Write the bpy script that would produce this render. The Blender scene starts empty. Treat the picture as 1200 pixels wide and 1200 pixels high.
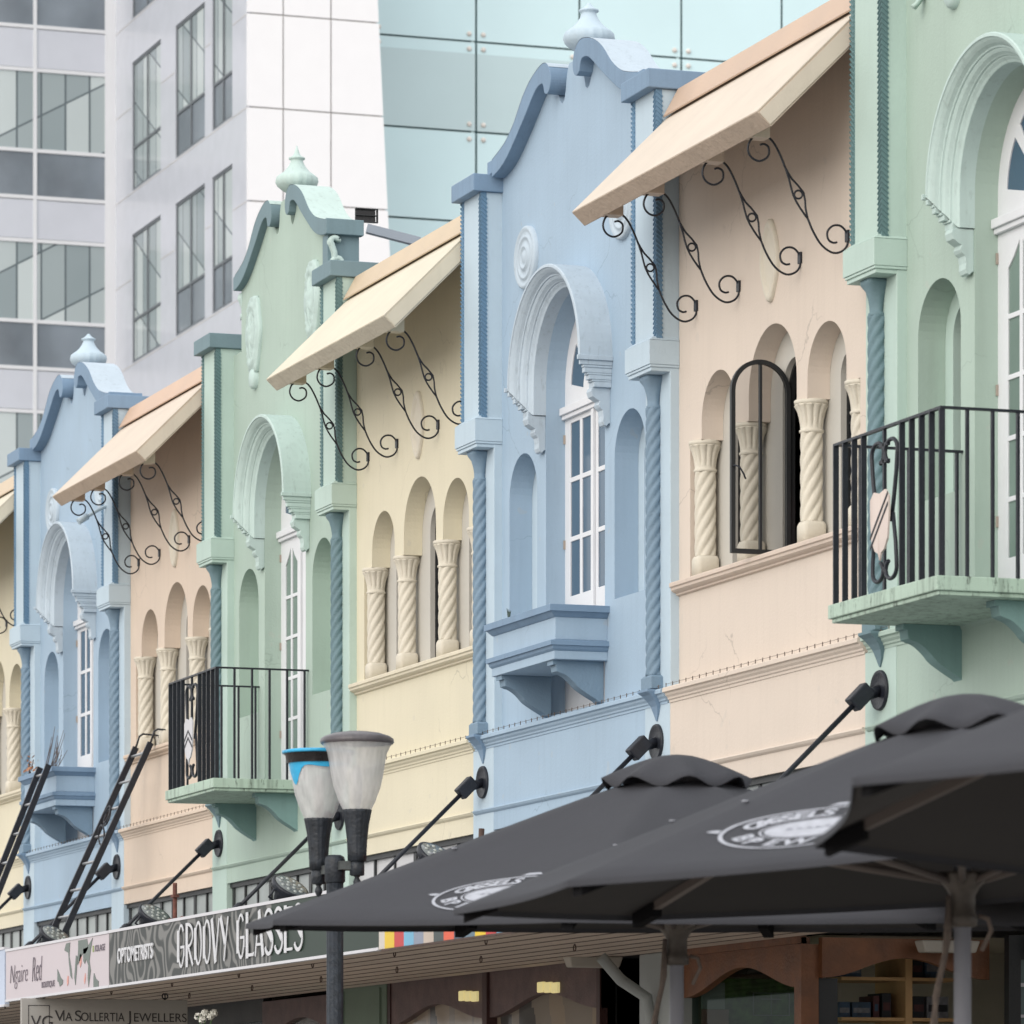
import bpy, bmesh, math, random
from mathutils import Vector, Matrix
from mathutils.geometry import delaunay_2d_cdt
random.seed(7)
R = math.radians
pi = math.pi
scene = bpy.context.scene
COL = scene.collection

# ------------------------------------------------------------------ camera numbers
F = 5700.0; XV = -1370.0; YV = 1365.0; H = 10.0; EYE = 1.6
TH = math.atan((600 - XV) / F); SN, CS = math.sin(TH), math.cos(TH)
def ypx(px, X=0.0):
    a = X + H; p = px - 600
    return a * (F * CS - p * SN) / (F * SN + p * CS)
def at(px, py, d):
    r = (px - 600) / F * d
    return Vector((r * CS + d * SN - H, -r * SN + d * CS, EYE + (YV - py) * d / F))

# ------------------------------------------------------------------ materials
def lin(c):
    out = []
    for v in c:
        v = v / 255.0
        out.append(v / 12.92 if v <= 0.04045 else ((v + 0.055) / 1.055) ** 2.4)
    return out
K = 0.80
def alb(c, k=K):
    return [min(0.86, v * k) for v in lin(c)] + [1.0]

_m = {}
def mat(name, c, rough=0.7, metal=0.0, mottle=0.06, scale=3.0, bump=0.15, bscale=60.0, streak=0.0,
        streak_c=(70, 72, 66), k=K, spec=0.4, coat=0.0, joints=0.0, grime=0.0, crack=0.0):
    if name in _m: return _m[name]
    m = bpy.data.materials.new(name); m.use_nodes = True
    nt = m.node_tree; N = nt.nodes; L = nt.links
    b = N['Principled BSDF']
    b.inputs['Roughness'].default_value = rough
    b.inputs['Metallic'].default_value = metal
    b.inputs['Specular IOR Level'].default_value = spec
    b.inputs['Coat Weight'].default_value = coat
    geo = N.new('ShaderNodeNewGeometry')
    base = alb(c, k)
    n1 = N.new('ShaderNodeTexNoise'); n1.inputs['Scale'].default_value = scale; n1.inputs['Detail'].default_value = 5
    L.new(geo.outputs['Position'], n1.inputs['Vector'])
    mr = N.new('ShaderNodeMapRange'); mr.inputs[1].default_value = 0.3; mr.inputs[2].default_value = 0.7
    mr.inputs[3].default_value = 1.0 - mottle; mr.inputs[4].default_value = 1.0 + mottle
    L.new(n1.outputs[0], mr.inputs[0])
    mx = N.new('ShaderNodeMix'); mx.data_type = 'RGBA'; mx.blend_type = 'MULTIPLY'; mx.inputs[0].default_value = 1
    mx.inputs[6].default_value = base
    L.new(mr.outputs[0], mx.inputs[7])
    cur = mx.outputs[2]
    # vertical rain streaks / stains
    if streak > 0:
        mp = N.new('ShaderNodeMapping'); mp.inputs['Scale'].default_value = (9, 9, 0.7)
        L.new(geo.outputs['Position'], mp.inputs['Vector'])
        n2 = N.new('ShaderNodeTexNoise'); n2.inputs['Scale'].default_value = 2.2; n2.inputs['Detail'].default_value = 4
        L.new(mp.outputs[0], n2.inputs['Vector'])
        m2 = N.new('ShaderNodeMapRange'); m2.inputs[1].default_value = 0.50; m2.inputs[2].default_value = 0.78
        m2.inputs[3].default_value = 0; m2.inputs[4].default_value = streak
        L.new(n2.outputs[0], m2.inputs[0])
        x2 = N.new('ShaderNodeMix'); x2.data_type = 'RGBA'
        L.new(m2.outputs[0], x2.inputs[0]); L.new(cur, x2.inputs[6]); x2.inputs[7].default_value = alb(streak_c, 0.7)
        cur = x2.outputs[2]
    if grime > 0:   # blotchy black mildew
        n3 = N.new('ShaderNodeTexNoise'); n3.inputs['Scale'].default_value = 14; n3.inputs['Detail'].default_value = 6
        n3.inputs['Roughness'].default_value = 0.7
        mp3 = N.new('ShaderNodeMapping'); mp3.inputs['Scale'].default_value = (2.2, 2.2, 0.6)
        L.new(geo.outputs['Position'], mp3.inputs['Vector']); L.new(mp3.outputs[0], n3.inputs['Vector'])
        m3 = N.new('ShaderNodeMapRange'); m3.inputs[1].default_value = 0.56; m3.inputs[2].default_value = 0.68
        m3.inputs[3].default_value = 0; m3.inputs[4].default_value = grime
        L.new(n3.outputs[0], m3.inputs[0])
        x3 = N.new('ShaderNodeMix'); x3.data_type = 'RGBA'
        L.new(m3.outputs[0], x3.inputs[0]); L.new(cur, x3.inputs[6]); x3.inputs[7].default_value = alb((62, 66, 60), 0.8)
        cur = x3.outputs[2]
    if crack > 0:   # sparse hairline cracks and small patch repairs
        nd = N.new('ShaderNodeTexNoise'); nd.inputs['Scale'].default_value = 5; nd.inputs['Detail'].default_value = 6
        L.new(geo.outputs['Position'], nd.inputs['Vector'])
        va = N.new('ShaderNodeVectorMath'); va.operation = 'MULTIPLY_ADD'; va.inputs[1].default_value = (.22, .22, .22)
        L.new(nd.outputs['Color'], va.inputs[0]); L.new(geo.outputs['Position'], va.inputs[2])
        vo = N.new('ShaderNodeTexVoronoi'); vo.feature = 'DISTANCE_TO_EDGE'; vo.inputs['Scale'].default_value = 1.1
        L.new(va.outputs[0], vo.inputs['Vector'])
        lt = N.new('ShaderNodeMapRange'); lt.inputs[1].default_value = 0.0; lt.inputs[2].default_value = 0.006; lt.inputs[3].default_value = 1; lt.inputs[4].default_value = 0
        L.new(vo.outputs['Distance'], lt.inputs[0])
        nm = N.new('ShaderNodeTexNoise'); nm.inputs['Scale'].default_value = 1.3; nm.inputs['Detail'].default_value = 2
        L.new(geo.outputs['Position'], nm.inputs['Vector'])
        mk = N.new('ShaderNodeMapRange'); mk.inputs[1].default_value = .52; mk.inputs[2].default_value = .60; mk.inputs[3].default_value = 0; mk.inputs[4].default_value = crack
        L.new(nm.outputs[0], mk.inputs[0])
        mm = N.new('ShaderNodeMath'); mm.operation = 'MULTIPLY'; L.new(lt.outputs[0], mm.inputs[0]); L.new(mk.outputs[0], mm.inputs[1])
        x4 = N.new('ShaderNodeMix'); x4.data_type = 'RGBA'
        L.new(mm.outputs[0], x4.inputs[0]); L.new(cur, x4.inputs[6]); x4.inputs[7].default_value = [v * .35 for v in base[:3]] + [1]
        n6 = N.new('ShaderNodeTexNoise'); n6.inputs['Scale'].default_value = 9; n6.inputs['Detail'].default_value = 1
        L.new(geo.outputs['Position'], n6.inputs['Vector'])
        m6 = N.new('ShaderNodeMapRange'); m6.inputs[1].default_value = .745; m6.inputs[2].default_value = .76; m6.inputs[3].default_value = 0; m6.inputs[4].default_value = .2
        L.new(n6.outputs[0], m6.inputs[0])
        x6 = N.new('ShaderNodeMix'); x6.data_type = 'RGBA'
        L.new(m6.outputs[0], x6.inputs[0]); L.new(x4.outputs[2], x6.inputs[6]); x6.inputs[7].default_value = alb((196, 192, 184))
        cur = x6.outputs[2]
    L.new(cur, b.inputs['Base Color'])
    # roughness variation
    mrr = N.new('ShaderNodeMapRange'); mrr.inputs[3].default_value = max(0.02, rough - 0.1); mrr.inputs[4].default_value = min(1, rough + 0.1)
    L.new(n1.outputs[0], mrr.inputs[0]); L.new(mrr.outputs[0], b.inputs['Roughness'])
    if bump > 0:
        nb = N.new('ShaderNodeTexNoise'); nb.inputs['Scale'].default_value = bscale; nb.inputs['Detail'].default_value = 4
        L.new(geo.outputs['Position'], nb.inputs['Vector'])
        n5 = N.new('ShaderNodeTexNoise'); n5.inputs['Scale'].default_value = bscale / 12; n5.inputs['Detail'].default_value = 3
        L.new(geo.outputs['Position'], n5.inputs['Vector'])
        ad = N.new('ShaderNodeMath'); ad.operation = 'ADD'
        L.new(nb.outputs[0], ad.inputs[0]); L.new(n5.outputs[0], ad.inputs[1])
        h = ad.outputs[0]
        if joints > 0:
            sp = N.new('ShaderNodeSeparateXYZ'); L.new(geo.outputs['Position'], sp.inputs[0])
            q = N.new('ShaderNodeMath'); q.operation = 'MODULO'; q.inputs[1].default_value = joints
            L.new(sp.outputs[2], q.inputs[0])
            lt = N.new('ShaderNodeMath'); lt.operation = 'LESS_THAN'; lt.inputs[1].default_value = 0.006
            L.new(q.outputs[0], lt.inputs[0])
            s2 = N.new('ShaderNodeMath'); s2.operation = 'MULTIPLY_ADD'; s2.inputs[1].default_value = -0.9
            L.new(lt.outputs[0], s2.inputs[0]); L.new(h, s2.inputs[2]); h = s2.outputs[0]
        bp = N.new('ShaderNodeBump'); bp.inputs['Strength'].default_value = bump; bp.inputs['Distance'].default_value = 0.012
        L.new(h, bp.inputs['Height']); L.new(bp.outputs[0], b.inputs['Normal'])
    _m[name] = m
    return m

def glass_mat(name, c, rough=0.05, alpha_mix=None, spec=0.6, mottle=0.1, k=K, scale=1.5):
    """window glass that mostly reflects and hides what is behind it"""
    return mat(name, c, rough=rough, mottle=mottle, bump=0.0, spec=spec, k=k, scale=scale)

def clear_glass(name, tint=(250, 252, 252)):
    if name in _m: return _m[name]
    m = bpy.data.materials.new(name); m.use_nodes = True
    nt = m.node_tree; N = nt.nodes; L = nt.links
    for n in list(N):
        if n.type != 'OUTPUT_MATERIAL': N.remove(n)
    out = [n for n in N][0]
    tr = N.new('ShaderNodeBsdfTransparent'); tr.inputs[0].default_value = alb(tint, 1.0)
    gl = N.new('ShaderNodeBsdfGlossy'); gl.inputs['Roughness'].default_value = 0.03; gl.inputs[0].default_value = (.13, .14, .14, 1)
    lw_ = N.new('ShaderNodeLayerWeight'); lw_.inputs[0].default_value = .5
    pw = N.new('ShaderNodeMath'); pw.operation = 'POWER'; pw.inputs[1].default_value = 4.0; L.new(lw_.outputs['Facing'], pw.inputs[0])
    fr = N.new('ShaderNodeMath'); fr.operation = 'MULTIPLY_ADD'; fr.inputs[1].default_value = .7; fr.inputs[2].default_value = .04; L.new(pw.outputs[0], fr.inputs[0])
    mx = N.new('ShaderNodeMixShader')
    L.new(fr.outputs[0], mx.inputs[0]); L.new(tr.outputs[0], mx.inputs[1]); L.new(gl.outputs[0], mx.inputs[2])
    L.new(mx.outputs[0], out.inputs[0])
    _m[name] = m
    return m

# ------------------------------------------------------------------ object helpers
def prop(o, label=None, cat=None, group=None, kind=None):
    if label: o['label'] = label
    if cat: o['category'] = cat
    if group: o['group'] = group
    if kind: o['kind'] = kind
    return o
def thing(name, loc, label, cat, group=None, kind=None):
    o = bpy.data.objects.new(name, None); COL.objects.link(o); o.location = loc
    o.empty_display_size = 0.3
    return prop(o, label, cat, group, kind)

def fu(x, u, z): return Vector((x, -u, z))       # facade coordinates (out/in, towards camera, up)

class MB:
    def __init__(s, f=None):
        s.v = []; s.f = []; s.fn = f or (lambda x, y, z: Vector((x, y, z)))
        s.sm = []
    def add(s, vs, fs, smooth=False):
        o = len(s.v); s.v += [s.fn(*p) for p in vs]
        s.f += [tuple(i + o for i in q) for q in fs]; s.sm += [smooth] * len(fs)
        return s
    def box(s, a0, a1, b0, b1, c0, c1):
        vs = [(a, b, c) for a in (a0, a1) for b in (b0, b1) for c in (c0, c1)]
        return s.add(vs, [(0, 1, 3, 2), (4, 6, 7, 5), (0, 4, 5, 1), (2, 3, 7, 6), (0, 2, 6, 4), (1, 5, 7, 3)])
    def taper(s, bx0, bx1):
        """bx0,bx1: two rectangles (a0,a1,b0,b1,c) bottom and top"""
        a0, a1, b0, b1, c = bx0; d0, d1, e0, e1, g = bx1
        vs = [(a0, b0, c), (a1, b0, c), (a1, b1, c), (a0, b1, c), (d0, e0, g), (d1, e0, g), (d1, e1, g), (d0, e1, g)]
        return s.add(vs, [(0, 3, 2, 1), (4, 5, 6, 7), (0, 1, 5, 4), (1, 2, 6, 5), (2, 3, 7, 6), (3, 0, 4, 7)])
    def prism(s, poly, t0, t1, place, smooth=False):
        """poly of 2d points extruded between t0 and t1; place(p,q,t)->xyz"""
        n = len(poly)
        vs = [place(p, q, t0) for p, q in poly] + [place(p, q, t1) for p, q in poly]
        fs = [tuple(range(n)), tuple(range(2 * n - 1, n - 1, -1))]
        s.add(vs, fs)
        o = len(s.v) - 2 * n
        for i in range(n):
            j = (i + 1) % n
            s.f.append((o + i, o + j, o + n + j, o + n + i)); s.sm.append(smooth)
        return s
    def plate(s, outer, holes, t0, t1, place):
        """flat plate with holes"""
        pts = []; edges = []
        for lp in [outer] + holes:
            o = len(pts); pts += [Vector(p) for p in lp]
            edges += [(o + i, o + (i + 1) % len(lp)) for i in range(len(lp))]
        r = delaunay_2d_cdt(pts, edges, [], 0, 1e-6)
        V, Fc = r[0], r[2]
        def inside(p, lp):
            c = False; n = len(lp)
            for i in range(n):
                x1, y1 = lp[i]; x2, y2 = lp[(i + 1) % n]
                if (y1 > p[1]) != (y2 > p[1]) and p[0] < (x2 - x1) * (p[1] - y1) / (y2 - y1) + x1: c = not c
            return c
        keep = []
        for f in Fc:
            c = sum((V[i] for i in f), Vector((0, 0))) / len(f)
            if inside(c, outer) and not any(inside(c, h) for h in holes): keep.append(tuple(f))
        n = len(V)
        s.add([place(p[0], p[1], t0) for p in V] + [place(p[0], p[1], t1) for p in V],
              keep + [tuple(i + n for i in reversed(f)) for f in keep])
        for lp in [outer] + holes:
            m = len(lp)
            s.add([place(p[0], p[1], t0) for p in lp] + [place(p[0], p[1], t1) for p in lp],
                  [(i, (i + 1) % m, m + (i + 1) % m, m + i) for i in range(m)])
        return s
    def tube(s, pts, r, n=8, cap=True, smooth=True, flat=None):
        pts = [Vector(p) for p in pts]; rings = []
        up = None
        vs = []
        for i, p in enumerate(pts):
            if i == 0: d = pts[1] - p
            elif i == len(pts) - 1: d = p - pts[i - 1]
            else: d = (pts[i + 1] - p).normalized() + (p - pts[i - 1]).normalized()
            d.normalize()
            if up is None:
                up = d.orthogonal().normalized()
            up = (up - d * up.dot(d)).normalized()
            w = d.cross(up)
            rr = r[i] if isinstance(r, (list, tuple)) else r
            for k in range(n):
                a = 2 * pi * k / n
                vs.append(tuple(p + (up * math.cos(a) + w * math.sin(a)) * rr))
        fs = []
        for i in range(len(pts) - 1):
            for k in range(n):
                k2 = (k + 1) % n
                fs.append((i * n + k, i * n + k2, (i + 1) * n + k2, (i + 1) * n + k))
        s.add(vs, fs, smooth)
        if cap:
            o = len(s.v) - len(vs)
            s.f.append(tuple(o + k for k in range(n))[::-1]); s.sm.append(False)
            s.f.append(tuple(o + (len(pts) - 1) * n + k for k in range(n))); s.sm.append(False)
        return s
    def lathe(s, prof, place, n=24, smooth=True, mod=None, cap=True):
        """prof [(r,h)], place(x,y,h); mod(r,ang,h)->r"""
        vs = []
        for r, h in prof:
            for k in range(n):
                a = 2 * pi * k / n
                rr = mod(r, a, h) if mod else r
                vs.append(place(rr * math.cos(a), rr * math.sin(a), h))
        fs = []
        for i in range(len(prof) - 1):
            for k in range(n):
                k2 = (k + 1) % n
                fs.append((i * n + k, i * n + k2, (i + 1) * n + k2, (i + 1) * n + k))
        s.add(vs, fs, smooth)
        if cap:
            o = len(s.v) - len(vs)
            s.f.append(tuple(o + k for k in range(n))[::-1]); s.sm.append(False)
            s.f.append(tuple(o + (len(prof) - 1) * n + k for k in range(n))); s.sm.append(False)
        return s
    def build(s, name, m, parent=None, bevel=0.0, weld=True, loc=None, label=None):
        me = bpy.data.meshes.new(name)
        me.from_pydata([tuple(v) for v in s.v], [], s.f)
        me.polygons.foreach_set('use_smooth', s.sm)
        me.materials.append(m)
        if weld:
            bm = bmesh.new(); bm.from_mesh(me)
            bmesh.ops.remove_doubles(bm, verts=bm.verts, dist=1e-5)
            bmesh.ops.recalc_face_normals(bm, faces=bm.faces)
            bm.to_mesh(me); bm.free()
        me.update()
        o = bpy.data.objects.new(name, me); COL.objects.link(o)
        if parent is not None: o.parent = parent
        if loc is not None: o.location = loc
        if bevel > 0:
            b = o.modifiers.new('bevel', 'BEVEL'); b.width = bevel; b.segments = 2; b.limit_method = 'ANGLE'; b.angle_limit = R(50)
            b.harden_normals = False
        if label: o['label'] = label
        return o

def uz(p, q, t): return (t, p, q)      # poly in (u,z), extruded in x
def xz(p, q, t): return (p, t, q)      # poly in (x,z), extruded in u

def arch(cu, zs, r, zb, n=20):
    """closed arch outline (u,z): starts bottom left, goes up left, over, down right"""
    pts = [(cu - r, zb)]
    for i in range(n + 1):
        a = pi - pi * i / n
        pts.append((cu + r * math.cos(a), zs + r * math.sin(a)))
    pts.append((cu + r, zb))
    return pts

def text_obj(txt, size, m, name, parent, M, sx=1.0, ext=0.002, align='CENTER', shear=0.0, offset=0.0, space=1.0):
    cu = bpy.data.curves.new(name, 'FONT'); cu.body = txt; cu.size = size; cu.align_x = align; cu.extrude = ext
    cu.shear = shear; cu.offset = offset; cu.space_character = space
    to = bpy.data.objects.new('tmp', cu); COL.objects.link(to)
    bpy.context.view_layer.update()
    dg = bpy.context.evaluated_depsgraph_get()
    me = bpy.data.meshes.new_from_object(to.evaluated_get(dg))
    bpy.data.objects.remove(to); bpy.data.curves.remove(cu)
    me.transform(M @ Matrix.Diagonal((sx, 1, 1, 1)))
    me.materials.clear(); me.materials.append(m)
    o = bpy.data.objects.new(name, me); COL.objects.link(o)
    if parent is not None: o.parent = parent
    return o

# ------------------------------------------------------------------ palettes
P = {}
P['blue'] = dict(wall=mat('blue_paint', (170, 193, 213), crack=.35, streak=0.10, streak_c=(120, 140, 160), mottle=0.05, scale=1.6),
                 light=mat('pale_blue_paint', (196, 215, 228), mottle=0.04, streak=0.07, streak_c=(130, 150, 160)),
                 bead=mat('carved_blue', (110, 144, 172), mottle=.08), trim=mat('slate_blue_paint', (130, 156, 182), mottle=0.07, streak=0.15, streak_c=(80, 95, 115)),
                 col=mat('deep_blue_paint', (128, 152, 172), mottle=0.06, bump=0.25),
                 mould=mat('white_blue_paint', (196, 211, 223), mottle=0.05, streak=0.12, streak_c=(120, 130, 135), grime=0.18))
P['green'] = dict(wall=mat('green_paint', (180, 200, 188), crack=.35, streak=0.10, streak_c=(130, 140, 125), mottle=0.05, scale=1.6),
                  light=mat('pale_green_paint', (193, 215, 206), mottle=0.04, streak=0.07, streak_c=(140, 150, 140)),
                  bead=mat('carved_green', (106, 136, 138), mottle=.08), trim=mat('grey_green_paint', (122, 146, 154), mottle=0.07, streak=0.12, streak_c=(80, 95, 95)),
                  col=mat('deep_green_paint', (114, 140, 148), mottle=0.06, bump=0.25),
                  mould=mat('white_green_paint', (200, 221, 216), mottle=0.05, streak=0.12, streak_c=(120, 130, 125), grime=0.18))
slab_m = mat('mildewed_green_slab', (184, 206, 190), mottle=0.08, grime=0.85, streak=0.55, streak_c=(60, 66, 56))
corbel_g = mat('corbel_green_paint', (128, 160, 158), mottle=0.08, streak=0.1)
B = {}
B['pink'] = dict(wall=mat('pink_beige_render', (227, 213, 199), crack=.45, streak=0.06, streak_c=(150, 135, 125), mottle=0.04, scale=1.2, joints=0.38),
                 sill=mat('pink_sill_paint', (222, 205, 190), mottle=0.05, streak=0.08, streak_c=(150, 130, 120)))
B['cream'] = dict(wall=mat('cream_render', (230, 222, 197), crack=.45, streak=0.06, streak_c=(160, 150, 120), mottle=0.04, scale=1.2, joints=0.38),
                  sill=mat('cream_sill_paint', (228, 219, 196), mottle=0.05, streak=0.08, streak_c=(160, 150, 120)))
B['tan'] = dict(wall=mat('peach_render', (226, 208, 190), crack=.45, streak=0.06, streak_c=(150, 135, 125), mottle=0.04, scale=1.2, joints=0.38),
                sill=mat('peach_sill_paint', (222, 202, 182), mottle=0.05, streak=0.08, streak_c=(150, 130, 120)))
column_m = mat('cream_plaster', (226, 219, 203), mottle=0.05, bump=0.2)
ring_m = mat('off_white_reveal', (206, 203, 195), mottle=0.03)
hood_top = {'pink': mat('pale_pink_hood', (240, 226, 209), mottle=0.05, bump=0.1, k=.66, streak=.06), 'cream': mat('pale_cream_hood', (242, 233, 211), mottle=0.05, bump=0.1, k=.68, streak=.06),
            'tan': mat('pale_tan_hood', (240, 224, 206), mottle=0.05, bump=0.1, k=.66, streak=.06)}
def hood_edge_mat(name, c):
    m = mat(name, c, mottle=0.06, bump=0.5, bscale=40, streak=0.2, streak_c=(130, 110, 90)); return m
hood_edge = {'pink': hood_edge_mat('pink_hood_board', (205, 186, 168)), 'cream': hood_edge_mat('cream_hood_board', (216, 208, 190)),
             'tan': hood_edge_mat('tan_hood_board', (210, 190, 170))}
flash_m = {'pink': mat('tan_flashing', (204, 178, 156), rough=0.55, mottle=0.05), 'cream': mat('sand_flashing', (212, 192, 164), rough=0.55, mottle=0.05),
           'tan': mat('peach_flashing', (212, 182, 158), rough=0.55, mottle=0.05)}
black_iron = mat('black_iron', (40, 44, 54), rough=0.45, mottle=0.2, scale=20, bump=0.3, k=0.6)
dark_frame = mat('dark_window_frame', (52, 54, 56), rough=0.5, mottle=0.15, k=0.6)
rust_edge = mat('rusty_brown_frame', (84, 66, 58), rough=0.7, mottle=0.3, scale=20)
door_white = mat('white_joinery', (234, 236, 240), rough=0.5, mottle=0.03, bump=0.08)
pane_blue = glass_mat('blue_grey_glass', (76, 102, 124), rough=0.15, mottle=0.12, spec=.25)
pane_green = glass_mat('grey_green_glass', (122, 142, 134), rough=0.15, mottle=0.15, spec=.25)
pane_dark = glass_mat('dark_glass', (34, 42, 52), rough=0.2, spec=.12)
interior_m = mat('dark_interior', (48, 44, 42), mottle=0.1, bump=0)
back_wall = mat('plain_back_render', (170, 165, 158), mottle=0.05)
roof_m = mat('grey_roof_sheet', (120, 122, 124), mottle=0.08)

# ------------------------------------------------------------------ shared shapes
def twisted(mb, cx, cu, r, z0, z1, lobes=5, turn=0.3, n=30, dz=0.012, amp=0.17, d=1):
    steps = max(8, int((z1 - z0) / dz)); prof = [(r, z0 + (z1 - z0) * i / steps) for i in range(steps + 1)]
    def mod(rr, a, h):
        e = 1 - min(1.0, min(h - z0, z1 - h) / 0.02)
        c = abs(math.cos(lobes / 2 * (a - d * 2 * pi * h / turn)))
        return rr * (1 - amp + amp * (c ** 0.75)) * (1 + 0.02 * e)
    mb.lathe(prof, lambda x, y, h: (cx + x, cu + y, h), n=n, mod=mod)

def scroll_arc(cx, cz, r0, r1, a0, a1, n=16):
    return [(cx + (r0 + (r1 - r0) * i / n) * math.cos(a0 + (a1 - a0) * i / n),
             cz + (r0 + (r1 - r0) * i / n) * math.sin(a0 + (a1 - a0) * i / n)) for i in range(n + 1)]

def corbel_poly(x0, x1, zt, zb):
    """ogee corbel profile in (x,z): x0 outermost (negative) to wall x1"""
    W = x1 - x0; Hh = zt - zb
    p = [(x1, zt), (x0, zt), (x0, zt - .03), (x0 + .06 * W, zt - .10 * Hh), (x0 + .08 * W, zt - .27 * Hh), (x0 + .16 * W, zt - .31 * Hh)]
    for i in range(1, 9):       # belly
        t = i / 8; p.append((x0 + W * (.16 + .28 * t), zt - Hh * (.31 + .24 * t ** 1.6)))
    p.append((x0 + .47 * W, zt - .60 * Hh))
    for i in range(1, 9):
        t = i / 8; p.append((x0 + W * (.47 + .40 * t), zt - Hh * (.60 + .33 * t ** 0.85)))
    p += [(x0 + .90 * W, zt - .97 * Hh), (x1, zb)]
    return p

def string_profile():
    return [(0.02, 4.335), (-0.098, 4.328), (-0.104, 4.322), (-0.104, 4.302), (-0.088, 4.296), (-0.084, 4.284), (-0.072, 4.272),
            (-0.070, 4.262), (-0.062, 4.256), (-0.0605, 4.243), (-0.05, 4.243), (0.02, 4.243)]
def low_profile():
    return [(0.0, 3.868), (-0.075, 3.862), (-0.078, 3.855), (-0.070, 3.842), (-0.060, 3.834), (-0.05, 3.830), (0.0, 3.83)]

def spikes(mb, u0, u1):
    u = u0
    while u < u1:
        mb.box(-0.095, -0.091, u, u + 0.005, 4.325, 4.352)
        mb.tube([(-0.093, u, 4.345), (-0.093, min(u + 0.105, u1), 4.345)], 0.0013, 4)
        u += 0.105

def common_lower(root, wall_m, u0, u1, sp_m=None):
    MB(fu).box(-0.055, 0.10, u0, u1, 3.72, 4.25).build('lower_wall', wall_m, root)
    MB(fu).prism(string_profile(), u0, u1, xz).build('string_course', wall_m if sp_m is None else sp_m, root)
    MB(fu).prism(low_profile(), u0, u1, xz).build('base_moulding', wall_m, root)
    s = MB(fu); spikes(s, u0 + .03, u1 - .02); s.build('bird_wire', mat('brown_wire', (110, 98, 90)), root, weld=False)

trans_pane = glass_mat('cloudy_fanlight_glass', (150, 158, 157), rough=0.35, mottle=0.3, scale=2.5)
trans_pale = glass_mat('pale_fanlight_glass', (196, 196, 198), rough=0.35, mottle=0.08)
def fanlights(root, u0, u1, pane, step=0.33, z0=3.02, z1=3.72):
    """band of dark framed fanlights just above the verandah"""
    b = MB(fu); n = max(1, round((u1 - u0) / step)); w = (u1 - u0) / n
    b.box(-0.03, 0.02, u0, u1, z1 - .035, z1); b.box(-0.02, 0.02, u0, u1, z0, z0 + .05)
    for i in range(n + 1):
        t = 0.014 if i % 3 else 0.03
        c = min(max(u0 + i * w, u0 + t), u1 - t)
        b.box(-0.014, 0.018, c - t, c + t, z0 + .05, z1 - .035)
    f = b.build('fanlight_frame', dark_frame, root)
    for i in range(n):
        a = u0 + i * w + .02; c = u0 + (i + 1) * w - .02
        MB(fu).box(-0.005 + .004 * (i % 2), 0.003 + .004 * (i % 2), a, c, z0 + .04, z1 - .03).build('pane', pane, f)

def body(root, u0, u1, z_top=7.3):
    """rooms and roof behind the front wall"""
    m = MB(fu)
    x0, x1 = 0.30, 2.6
    za, zb = 4.2, 7.2
    m.add([(x0, u0, za), (x1, u0, za), (x1, u1, za), (x0, u1, za), (x0, u0, zb), (x1, u0, zb), (x1, u1, zb), (x0, u1, zb)],
          [(0, 1, 2, 3), (4, 7, 6, 5), (1, 2, 6, 5), (0, 1, 5, 4), (3, 2, 6, 7)])
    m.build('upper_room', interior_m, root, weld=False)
    MB(fu).box(0.155, 9.0, u0 - .001, u1 + .001, 7.21, 7.34).build('roof', roof_m, root)
    MB(fu).box(2.62, 9.0, u0, u1, 0.0, 7.2).build('rear_block', back_wall, root)

# ------------------------------------------------------------------ gabled pavilion
UC = 1.36
def gable_pts(dz, sgn, sc=1.0):
    """coping outline (u,z) for one side, sgn=-1 far side, +1 near side"""
    outer = [(1.31, 7.945), (1.17, 7.975), (1.03, 8.017), (.88, 8.098), (.73, 8.215), (.60, 8.285), (.47, 8.328), (.36, 8.347), (.29, 8.338), (.235, 8.305), (.205, 8.255),
             (.20, 8.205), (.225, 8.162), (.27, 8.145), (.315, 8.162)]
    inner = [(.33, 8.20), (.36, 8.228), (.45, 8.222), (.54, 8.18), (.66, 8.105), (.82, 8.012), (1.0, 7.915), (1.15, 7.862), (1.31, 7.835)]
    def dens(ps):
        out = []
        for i in range(len(ps) - 1):
            p0 = ps[max(0, i - 1)]; p1 = ps[i]; p2 = ps[i + 1]; p3 = ps[min(len(ps) - 1, i + 2)]
            for k in range(3):
                t = k / 3
                out.append(tuple(0.5 * ((2 * p1[j]) + (-p0[j] + p2[j]) * t + (2 * p0[j] - 5 * p1[j] + 4 * p2[j] - p3[j]) * t * t + (-p0[j] + 3 * p1[j] - 3 * p2[j] + p3[j]) * t ** 3) for j in (0, 1)))
        out.append(ps[-1]); return out
    pts = dens(outer) + dens(inner)
    return [(UC + sgn * a * sc, z + dz) for a, z in pts]

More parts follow.
